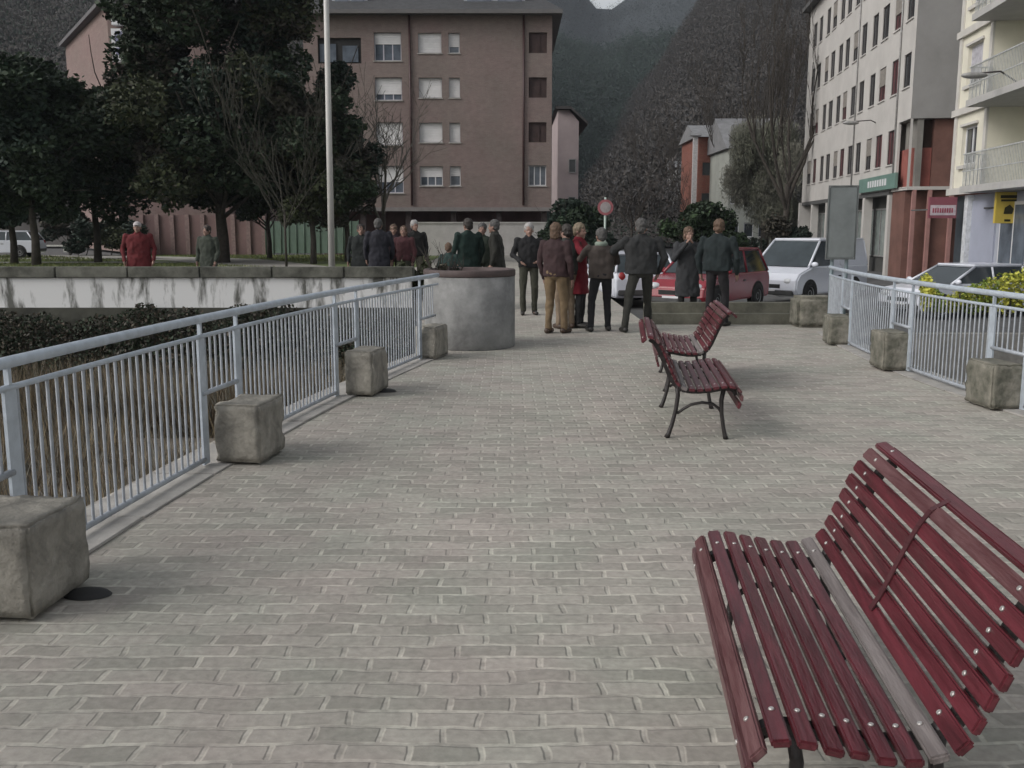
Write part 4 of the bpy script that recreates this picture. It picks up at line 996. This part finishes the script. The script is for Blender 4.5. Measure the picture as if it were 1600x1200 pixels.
# ---------------------------------------------------------------- park fences and furniture
t = empty('pink_wall', (0,0,0), 0, 'long pinkish wall behind the trees in the park', 'wall')
a = at(222, 336, 57.4); b = at(412, 336, 57.4)
mb = MB(); mb.box((a.x,57.3,-.1), (b.x,57.5,2.3)); mb.build('wall_face', mat('pink plaster', (.21,.135,.13), .85, .2, .5), t)
mb = MB()
for k in range(9): x = a.x+(b.x-a.x)*k/8; mb.box((x-.12,57.18,-.1), (x+.12,57.295,2.34))
mb.build('pilaster', mat('pale pink plaster', (.235,.165,.157), .85), t)
t = empty('green_fence', (0,0,0), 0, 'pale green panelled fence right of the pink wall in the park', 'fence')
a = at(414, 345, 57); b = at(560, 345, 57)
mb = MB()
for k in range(12): 
    x = a.x+(b.x-a.x)*k/12; mb.box((x+.03,57.0,.1), (x+(b.x-a.x)/12-.03,57.04,1.95))
mb.build('panel', mat('green mesh', (.14,.20,.16), .7, .15, 1), t)
for k in range(13): x = a.x+(b.x-a.x)*k/12; MB().tube([(x,56.98,0),(x,56.98,2.02)], .03, 6).build('post', mat('green post', (.06,.10,.07), .6), t)
c = grd(85, 394); t = empty('park_bench', (c.x, c.y, 0), R(8), 'low white stone bench on the grass at the left', 'bench')
ws = mat('white stone', (.55,.55,.50), .8)
MB().box((-.95,-.22,.36), (.95,.22,.46)).build('bench_top', ws, t, .015)
for x in (-.7, .7): MB().box((x-.1,-.18,0), (x+.1,.18,.358)).build('leg', ws, t)
mb = MB(); 
t = empty('wall_railing', (0,0,0), 0, 'thin dark railing on top of the river wall', 'railing')
# ---------------------------------------------------------------- hills
def S(x): x = np.clip(x, 0, 1); return x*x*(3-2*x)
def fbm(x, y, o=5):
    r = np.zeros_like(x); a = 1; f = 1
    for i in range(o):
        r += a*np.sin(x*f*1.3+1.7*i+np.sin(y*f*.9+i))*np.cos(y*f*1.1-.6*i+np.sin(x*f*.7)); a *= .55; f *= 1.93
    return r
def z_side(r, D):
    q = D-95
    right = .33*np.maximum(0, q)*S((r-.03)/.20)*(1+.05*np.sin(r*22))
    left = .36*np.maximum(0, q)*S((.02-r)/.14)
    return np.maximum(right, left)+fbm(r*30, D*.02)*.02*np.maximum(0, q)*.5
def z_mid(r, D):
    q = np.maximum(0, D-300); return q*(.40+.6*np.abs(r-.09))+fbm(r*22, D*.012)*3*S(q/50)
def z_far(r, D):
    q = np.maximum(0, D-560); return q*(.685+np.where(r > .09, 2.4, 3.6)*np.abs(r-.09))+fbm(r*16, D*.006)*2*S(q/60)
def hill(name, zf_, r0, r1, D0_, D1_, nr, nd, m, lab):
    rr = np.linspace(r0, r1, nr); dd = np.linspace(D0_, D1_, nd); G, H_ = np.meshgrid(rr, dd)
    Z = zf_(G, H_)-.3; V = np.stack([G*H_, H_, Z], 2).reshape(-1,3)
    i = np.arange(nd-1)[:,None]*nr+np.arange(nr-1)[None,:]; i = i.ravel()
    o = link(name, fast_mesh(name, V, np.stack([i, i+1, i+nr+1, i+nr], 1), True), m); tag(o, None, None, None, 'structure'); return o
hb = mat('winter hillside', (.052,.047,.043), .95, .35, .05, .5, .6, c2=(.075,.068,.064)); hgm = mat('pine hillside', (.045,.06,.05), .95, .4, .03); hf = mat('far hillside haze blue', (.045,.055,.062), .95, .3, .02)  # far hillside carries the blue of haze in its base colour
hill('hills', z_side, -.95, .95, 95, 420, 260, 90, hb, '')
hill('hills', z_mid, -.7, .7, 300, 520, 160, 70, hgm, '')
hill('hills', z_far, -.9, .9, 560, 800, 120, 60, hf, '')
def forest(name, zf_, r0, r1, D0_, D1_, n, h, wd, k, mats, label, cond=None, cone=False):
    r = rng.uniform(r0, r1, n); D = D0_+(D1_-D0_)*rng.random(n)**.8
    Z = zf_(r, D)
    keep = Z > 1.2
    if cond is not None: keep &= cond(r, D, Z)
    r, D, Z = r[keep], D[keep], Z[keep]; n = len(r); base = np.stack([r*D, D, Z-.3], 1)
    hh = h*(.6+.7*rng.random(n))
    tri = []
    for j in range(k):
        u_ = rng.random(n); w_ = wd*(1-u_*.8 if cone else np.sin(PI*(.15+.8*u_)))
        c = base+np.stack([rng.normal(size=n)*w_*.5, rng.normal(size=n)*w_*.5, hh*(.12+.8*u_)], 1)
        s = (wd*.085*(.5+rng.random(n)))[:,None]*(1.0)
        a = rng.normal(size=(n,3)); a[:,2] = np.abs(a[:,2])*1.6; a /= np.linalg.norm(a, axis=1)[:,None]; b = np.cross(a, rng.normal(size=(n,3))); b /= np.linalg.norm(b, axis=1)[:,None]
        tri.append(np.stack([c-b*s*.5, c+b*s*.5, c+a*s*2.2], 1))
    V = np.concatenate(tri, 0).reshape(-1,3)
    return stuff(name, V, 3, mats, label)
forest('bare_woods', z_side, .08, .75, 100, 410, 42000, 6, 2.6, 26, [mat('winter twigs brown', (.060,.053,.049), .95, .3, .05), mat('winter twigs grey', (.062,.059,.060), .95, .3, .05), mat('winter twigs dark', (.047,.044,.041), .95, .3, .05)], 'grey brown leafless woods covering the right hillside')
forest('bare_woods', z_side, -.75, .03, 100, 410, 16000, 6, 3.2, 22, [MATS['winter twigs brown'], MATS['winter twigs grey'], MATS['winter twigs dark'], dg2], 'leafless woods on the left hillside behind the trees')
forest('pine_woods', z_mid, -.05, .25, 305, 515, 14000, 9, 4.4, 30, [mat('pine far', (.035,.055,.045), .95, .3, .05), mat('pine far blue', (.045,.065,.06), .95, .3, .05)], 'dark green pine woods in the middle of the valley', cone=True)
forest('far_woods', z_far, -.05, .25, 570, 795, 12000, 8, 4.0, 14, [mat('far trees haze blue', (.035,.045,.050), .95, .3, .05)], 'woods on the farthest ridge, tinted with the blue of haze')  # haze blue mixed into the tree colour
# valley floor scrub
V = []
n = 30000; r = rng.uniform(.03, .3, n); D = rng.uniform(88, 190, n); hh = .3+2.2*rng.random(n)**2*S((D-85)/60)
P = np.stack([r*D, D, -.2+z_side(r, D)+hh*rng.random(n)], 1); a = rng.normal(size=(n,3)); a /= np.linalg.norm(a, axis=1)[:,None]; b = np.cross(a, rng.normal(size=(n,3))); b /= np.linalg.norm(b, axis=1)[:,None]; s = .11*(.5+rng.random(n))[:,None]
stuff('scrub', np.stack([P-a*s, P+b*s, P+a*s, P-b*s], 1).reshape(-1,3), 4, [MATS['winter twigs dark'], MATS['winter twigs grey'], dg2], 'grey brown scrub on the valley floor beyond the street')
for o in [o for o in col.objects if o.name.startswith('wall_railing')]: bpy.data.objects.remove(o)
# ---------------------------------------------------------------- people
def fab(name, c): return mat('cloth '+name, c, .9, .22, 6, .2, 60)
skin = mat('skin', (.27,.165,.13), .6, .1, 8)
HAIR = {'grey': mat('grey hair', (.075,.072,.07), .8, .3, 30), 'white': mat('white hair', (.30,.29,.285), .8, .2, 30), 'dark': mat('dark hair', (.025,.02,.017), .7, .3, 30), 'brown': mat('brown hair', (.09,.055,.035), .7, .3, 30), 'fair': mat('fair hair', (.16,.125,.085), .7, .3, 30)}
def person(px, D, rz, label, H=1.70, hair='grey', top='black', topc=(.02,.02,.022), legc=(.03,.03,.03), coat=0.0, arms=None, feet=None, z=0, vox=.011, lean=0, shoe=(.02,.018,.016), head=0, nod=0, long_hair=False, X=None, bag=None, scarf=None, cap=None, broad=1.0):
    broad *= 1.10; seed_ = px*1.37
    x = (px-800)/F*D if X is None else X
    t = empty('person', (x, D, z), R(rz), label, 'person', 'people standing about')
    k = H/1.70
    def V3(p): return Vector(p)*k
    fl, fr = feet or ((-.11, .0), (.11, .02))
    hip = Vector((0, 0, .92)); lv = Vector((0, math.sin(R(lean)), math.cos(R(lean))))
    def T(x_, y_, h): return Vector((x_, y_, 0))+hip+lv*(h-.92)       # point of the torso
    neck = T(0, -.01, 1.44); hd = T(0, .015+nod*.4, 1.572)
    sh = {s: T(s*.185*broad, -.01, 1.385) for s in (-1, 1)}
    rq = random.Random(int(px)); qa = rq.uniform(-.03,.08); qb = rq.uniform(-.03,.10)
    A = {-1: [Vector((-.245*broad,-.03+qa*.3,1.10)), Vector((-.225*broad,.05+qa,.86))], 1: [Vector((.245*broad,-.03+qb*.3,1.10)), Vector((.225*broad,.05+qb,.86))]}
    head = head or rq.uniform(-28,28); nod = nod or rq.uniform(-.01,.05)
    if arms:
        for s in arms: A[s] = [Vector(arms[s][0]), Vector(arms[s][1])]
    legs = {}
    for s, f in ((-1, fl), (1, fr)):
        hj = Vector((s*.09,0,.90)); an = Vector((f[0], f[1], .085)); kn = (hj+an)/2+Vector((s*.01,.035,.03)); legs[s] = (hj, kn, an)
    # body
    b = MB()
    cap_ = lambda m, p, q, r0, r1, fl_=1: m.capsule(V3(p), V3(q), r0*k, r1*k, 12, fl_)
    HM = Matrix.Rotation(R(head), 3, 'Z') @ Matrix.Rotation(-nod*2.2, 3, 'X')
    hv = lambda p: V3(hd)+HM @ (Vector(p)*k)
    b.ell(hv((0,-.012,.035)), (.076*k,.095*k,.098*k), M=HM)             # skull
    b.ell(hv((0,.022,-.035)), (.060*k,.068*k,.082*k), M=HM)             # face and jaw
    b.ell(hv((0,.093,-.022)), (.015*k,.022*k,.022*k), 8, 6)             # nose
    b.ell(hv((0,.080,-.066)), (.024*k,.014*k,.010*k), 8, 6)             # lips
    b.ell(hv((0,.068,-.100)), (.025*k,.022*k,.018*k), 8, 6)             # chin
    for s in (-1, 1):
        b.ell(hv((s*.078,-.01,-.015)), (.012*k,.022*k,.034*k), 8, 6)    # ears
        b.ell(hv((s*.032,.078,.018)), (.020*k,.012*k,.009*k), 8, 6)     # brows
    cap_(b, neck-Vector((0,0,.04)), hd-Vector((0,.01,.06)), .058, .055)
    cap_(b, T(-.12*broad,0,1.355), T(.12*broad,0,1.355), .05, .05); cap_(b, T(0,0,1.28), T(0,0,1.0), .105, .10); cap_(b, T(-.05,0,.95), T(.05,0,.95), .11, .11)
    for s in (-1, 1):
        e, w_ = A[s]; cap_(b, sh[s], e, .046, .038); cap_(b, e, w_, .038, .026)
        dn = (w_-e).normalized(); side = Vector((0,1,0)) if abs(dn.y) < .8 else Vector((0,0,1)); sd_ = (side-dn*side.dot(dn)).normalized(); nn = dn.cross(sd_).normalized()
        pc = w_+dn*.055; cap_(b, w_+dn*.01, pc+dn*.02, .026, .034, .65)
        for i, (o_, L_) in enumerate(((-.027,.060),(-.009,.072),(.009,.068),(.026,.052))):
            p0 = pc+dn*.035+sd_*o_; p1 = p0+dn*L_*.55+nn*.006; p2 = p1+dn*L_*.35+nn*(.022)*(-s); b.capsule(V3(p0), V3(p1), .0105*k, .0095*k, 8); b.capsule(V3(p1), V3(p2), .0095*k, .008*k, 8)
        p0 = w_+dn*.035+sd_*.028; p1 = p0+dn*.032+sd_*.026; p2 = p1+dn*.03+sd_*.006; b.capsule(V3(p0), V3(p1), .013*k, .011*k, 8); b.capsule(V3(p1), V3(p2), .011*k, .009*k, 8)
        hj, kn, an = legs[s]; cap_(b, hj, kn, .074, .050); cap_(b, kn, an, .050, .034); cap_(b, an-Vector((0,.03,.03)), an+Vector((0,.12,-.045)), .034, .026)
    b.remesh('body', skin, t, min(vox, .009) if vox < .015 else vox, 1)
    # trousers
    m = MB()
    for s in (-1, 1):
        hj, kn, an = legs[s]; cap_(m, hj+Vector((0,0,.02)), kn, .098, .070); cap_(m, kn, an+Vector((0,0,.05)), .070, .055); cap_(m, an+Vector((0,0,.06)), an+Vector((0,0,.01)), .055, .057)
        if coat < .3: pass
    cap_(m, (-.045,-.01,.94), (.045,-.01,.94), .122, .122); cap_(m, (0,0,.98), (0,0,1.03), .12, .12)
    m.remesh('trousers', fab('leg'+str(legc), legc), t, vox, 1, True, .012, 8, seed_)
    # shoes
    for s in (-1, 1):
        hj, kn, an = legs[s]; m = MB(); cap_(m, Vector((an.x,an.y-.045,.045)), Vector((an.x+s*.02,an.y+.15,.038)), .044, .040, 1.0); m.v = [(x_, y_, max(z_, .0)) for x_, y_, z_ in m.v]
        m.build('shoe', mat('shoe'+str(shoe), shoe, .5), t)
    # jacket
    m = MB(); bot = .88-coat; bw = broad
    tor = [(1.485,.062,.066),(1.455,.078,.072),(1.435,.115,.080),(1.405,.160*bw,.092),(1.365,.185*bw,.108),(1.30,.190*bw,.122),(1.20,.182*bw,.128),(1.08,.175*bw,.125),(.98,.182*bw,.128)]
    if coat > .05:
        n = 4
        for i in range(n+1): zz_ = .93-(.93-bot)*i/n; tor.append((zz_, .188*bw+.018*i/n, .135+.02*i/n))
    else: tor.append((.885,.178*bw,.128))
    rv = []; seg = 20
    wob = random.Random(int(px*7))
    for zz_, wx, wy in tor:
        ph = wob.random()*6
        for q in range(seg):
            a_ = 2*PI*q/seg; f_ = 1+.035*math.sin(3*a_+ph)
            c_ = T(0,0,zz_) if zz_ > .93 else Vector((0,0,zz_))
            ca_, sa_ = math.cos(a_), math.sin(a_)
            rv.append(V3(c_+Vector((math.copysign(abs(ca_)**.8, ca_)*wx*f_, math.copysign(abs(sa_)**.9, sa_)*wy*f_-.005, 0))))
    nr_ = len(tor)
    rf = [(i*seg+q, i*seg+(q+1) % seg, (i+1)*seg+(q+1) % seg, (i+1)*seg+q) for i in range(nr_-1) for q in range(seg)]
    rf.append(tuple(range(seg))); rf.append(tuple((nr_-1)*seg+q for q in range(seg))[::-1])
    m.add(rv, rf)
    for s in (-1, 1):
        e, w_ = A[s]; s0 = sh[s]-Vector((s*.006,0,.008)); cap_(m, s0, s0.lerp(e, .5), .072, .064); cap_(m, s0.lerp(e, .5), e, .062, .054); cap_(m, e, e.lerp(w_, .5), .054, .050); cap_(m, e.lerp(w_, .5), w_, .050, .040)
    # flatten hem
    m.remesh('coat' if coat > .15 else 'jacket', fab('top'+str(topc), tuple(q*.72 for q in topc)), t, vox, 1, True, .018, 7.5, seed_)
    # hair
    m = MB(); m.ell(hv((0,-.024,.046)), (.091*k,.104*k,.100*k), M=HM); m.ell(hv((0,-.06,-.01)), (.078*k,.060*k,.075*k), M=HM)
    if long_hair: m.ell(hv((0,-.055,-.04)), (.082*k,.062*k,.11*k), M=HM)
    if cap: 
        m = MB(); m.ell(hv((0,-.015,.055)), (.088*k,.105*k,.085*k), M=HM); m.ell(hv((0,.08,.055)), (.06*k,.07*k,.012*k), M=HM); m.remesh('cap', mat('cap'+str(cap), cap, .9), t, vox*.8, 1)
    else: m.remesh('hair', HAIR[hair], t, vox*.8, 1, True, .012, 28, seed_)
    if scarf:
        m = MB(); m.lathe([(.075,1.40),(.105,1.42),(.11,1.46),(.085,1.49),(.07,1.47)], (0,-.005,0), 20); m.v = [V3(T(a_, b_, c_)) for a_, b_, c_ in m.v]; m.build('scarf', fab('scarf'+str(scarf), scarf), t)
    if bag:
        m = MB(); m.box((-.15,-.05,-.28), (.15,.05,.0)); o = m.build('bag', mat('bag leather', bag, .6), t, .02); o.location = V3((.33,0,1.05))
        m = MB(); m.tube([V3((.2,0,1.40)), V3((.30,0,1.2)), V3((.33,0,1.05))], .01*k, 6); m.build('narrow_strip', mat('bag leather', bag, .6), t)
    return t
grpD = lambda py: grd(800, py).y
# near group, 14.5 to 18 m
person(826, 17.9, 185, 'white-haired person in a black jacket standing alone just right of the round planter', 1.67, 'white', topc=(.012,.012,.014), legc=(.035,.036,.025), arms={-1:[(-.30,.02,1.12),(-.16,.20,1.02)], 1:[(.30,-.02,1.12),(.17,.19,1.0)]})
person(868, 14.7, 330, 'person in a dark maroon jacket and khaki trousers, leftmost of the close group', 1.66, 'brown', topc=(.045,.022,.024), legc=(.15,.105,.06), shoe=(.05,.03,.02), feet=((-.10,-.05),(.11,.08)), long_hair=True)
person(884, 15.4, 20, 'person in a dark grey green jacket and tan trousers beside the one in red', 1.64, 'dark', topc=(.035,.038,.034), legc=(.18,.135,.095), shoe=(.05,.03,.02), arms={1:[(.28,.10,1.15),(.20,.34,1.20)]})
person(904, 15.6, 250, 'person in a long bright red coat in the middle of the close group', 1.66, 'fair', topc=(.22,.015,.028), legc=(.02,.02,.022), coat=.32, arms={-1:[(-.26,.12,1.22),(-.10,.38,1.30)], 1:[(.26,.12,1.22),(.10,.38,1.30)]})
person(938, 15.0, 8, 'person seen from behind in a grey brown jacket and black trousers', 1.58, 'grey', topc=(.085,.068,.060), legc=(.012,.012,.014), feet=((-.17,-.04),(.15,.05)), scarf=(.20,.24,.20), arms={-1:[(-.32,.14,1.20),(-.20,.38,1.26)], 1:[(.30,.10,1.16),(.24,.32,1.12)]}, nod=.04, broad=1.08)
person(1000, 14.9, 5, 'tall grey-haired man in a charcoal jacket seen from behind, legs apart', 1.72, 'grey', topc=(.032,.033,.034), legc=(.028,.028,.024), feet=((-.24,-.06),(.21,.34)), arms={-1:[(-.42,.06,1.22),(-.36,.30,1.08)], 1:[(.36,-.04,1.13),(.30,.10,.90)]}, broad=1.25)
person(1073, 16.6, 175, 'woman in a long dark grey coat with hands raised to her face', 1.60, 'brown', topc=(.038,.040,.044), legc=(.012,.012,.012), coat=.42, arms={-1:[(-.26,.12,1.14),(-.07,.20,1.40)], 1:[(.26,.12,1.14),(.07,.20,1.40)]}, long_hair=True, nod=.03)
person(1119, 15.8, 330, 'tall man in a dark green jacket and black trousers, rightmost of the group', 1.72, 'brown', topc=(.013,.022,.024), legc=(.014,.013,.015), feet=((-.12,.0),(.13,.06)), broad=1.18)
# farther groups behind the river wall and behind the planter
person(567, 22.2, 170, 'person in black standing at the left end of the row behind the river wall', 1.66, 'dark', topc=(.010,.014,.014), legc=(.012,.012,.012), coat=.2, vox=.014, broad=1.2)
person(594, 21.9, 10, 'grey-haired person in a navy coat, second in the row behind the river wall', 1.78, 'grey', topc=(.022,.022,.032), legc=(.015,.012,.012), coat=.25, vox=.014, broad=1.1)
person(617, 23.2, 200, 'person in a dull purple jacket, third in the row behind the river wall', 1.66, 'brown', topc=(.06,.035,.042), legc=(.03,.03,.02), vox=.014)
person(633, 22.3, 160, 'person in a maroon jacket, fourth in the row behind the river wall', 1.62, 'brown', topc=(.085,.028,.033), legc=(.03,.03,.02), vox=.014, long_hair=True)
person(650, 23.4, 190, 'white-haired person in black at the right end of the row behind the river wall', 1.76, 'white', topc=(.012,.012,.012), legc=(.10,.095,.07), vox=.014)
person(732, 19.2, 30, 'person in a dark green coat seen over the left side of the round planter', 1.76, 'dark', topc=(.010,.030,.024), legc=(.01,.02,.015), coat=.3, vox=.014, broad=1.15)
person(754, 20.0, 190, 'person in a grey green jacket seen over the middle of the round planter', 1.68, 'grey', topc=(.035,.048,.034), legc=(.02,.03,.02), vox=.014, broad=1.05)
person(777, 19.3, 80, 'person in a black and olive jacket seen over the right side of the round planter', 1.74, 'grey', topc=(.024,.024,.019), legc=(.01,.01,.008), coat=.2, vox=.014, broad=1.3, lean=5)
person(222, 22.0, 195, 'stout person in a dark red coat and pale cap behind the river wall', 1.72, 'white', topc=(.15,.018,.022), legc=(.10,.02,.02), coat=.35, vox=.014, broad=1.25, cap=(.40,.37,.37))
person(329, 22.6, 170, 'person in a dull green coat beside the trunk of the huge evergreen', 1.64, 'dark', topc=(.055,.065,.050), legc=(.05,.06,.045), coat=.3, vox=.014)
person(702, 18.4, 0, 'small person in teal between the planter shrubs and the person in dark green', 1.30, 'brown', topc=(.03,.06,.055), legc=(.02,.02,.02), vox=.014, broad=.9)

# ---------------------------------------------------------------- thin valley air
hz = bpy.data.materials.new('haze air'); hz.use_nodes = True; hn = hz.node_tree
hn.nodes.remove(hn.nodes['Principled BSDF']); pv = hn.nodes.new('ShaderNodeVolumePrincipled')
pv.inputs['Density'].default_value = .00020; pv.inputs['Color'].default_value = (.80,.86,.95,1)
hn.links.new(pv.outputs[0], hn.nodes['Material Output'].inputs['Volume'])
mb = MB(); mb.box((-1450,-120,-7), (1450,1560,330)); tag(mb.build('haze', hz), 'thin pale air of the valley', 'haze', None, 'stuff')
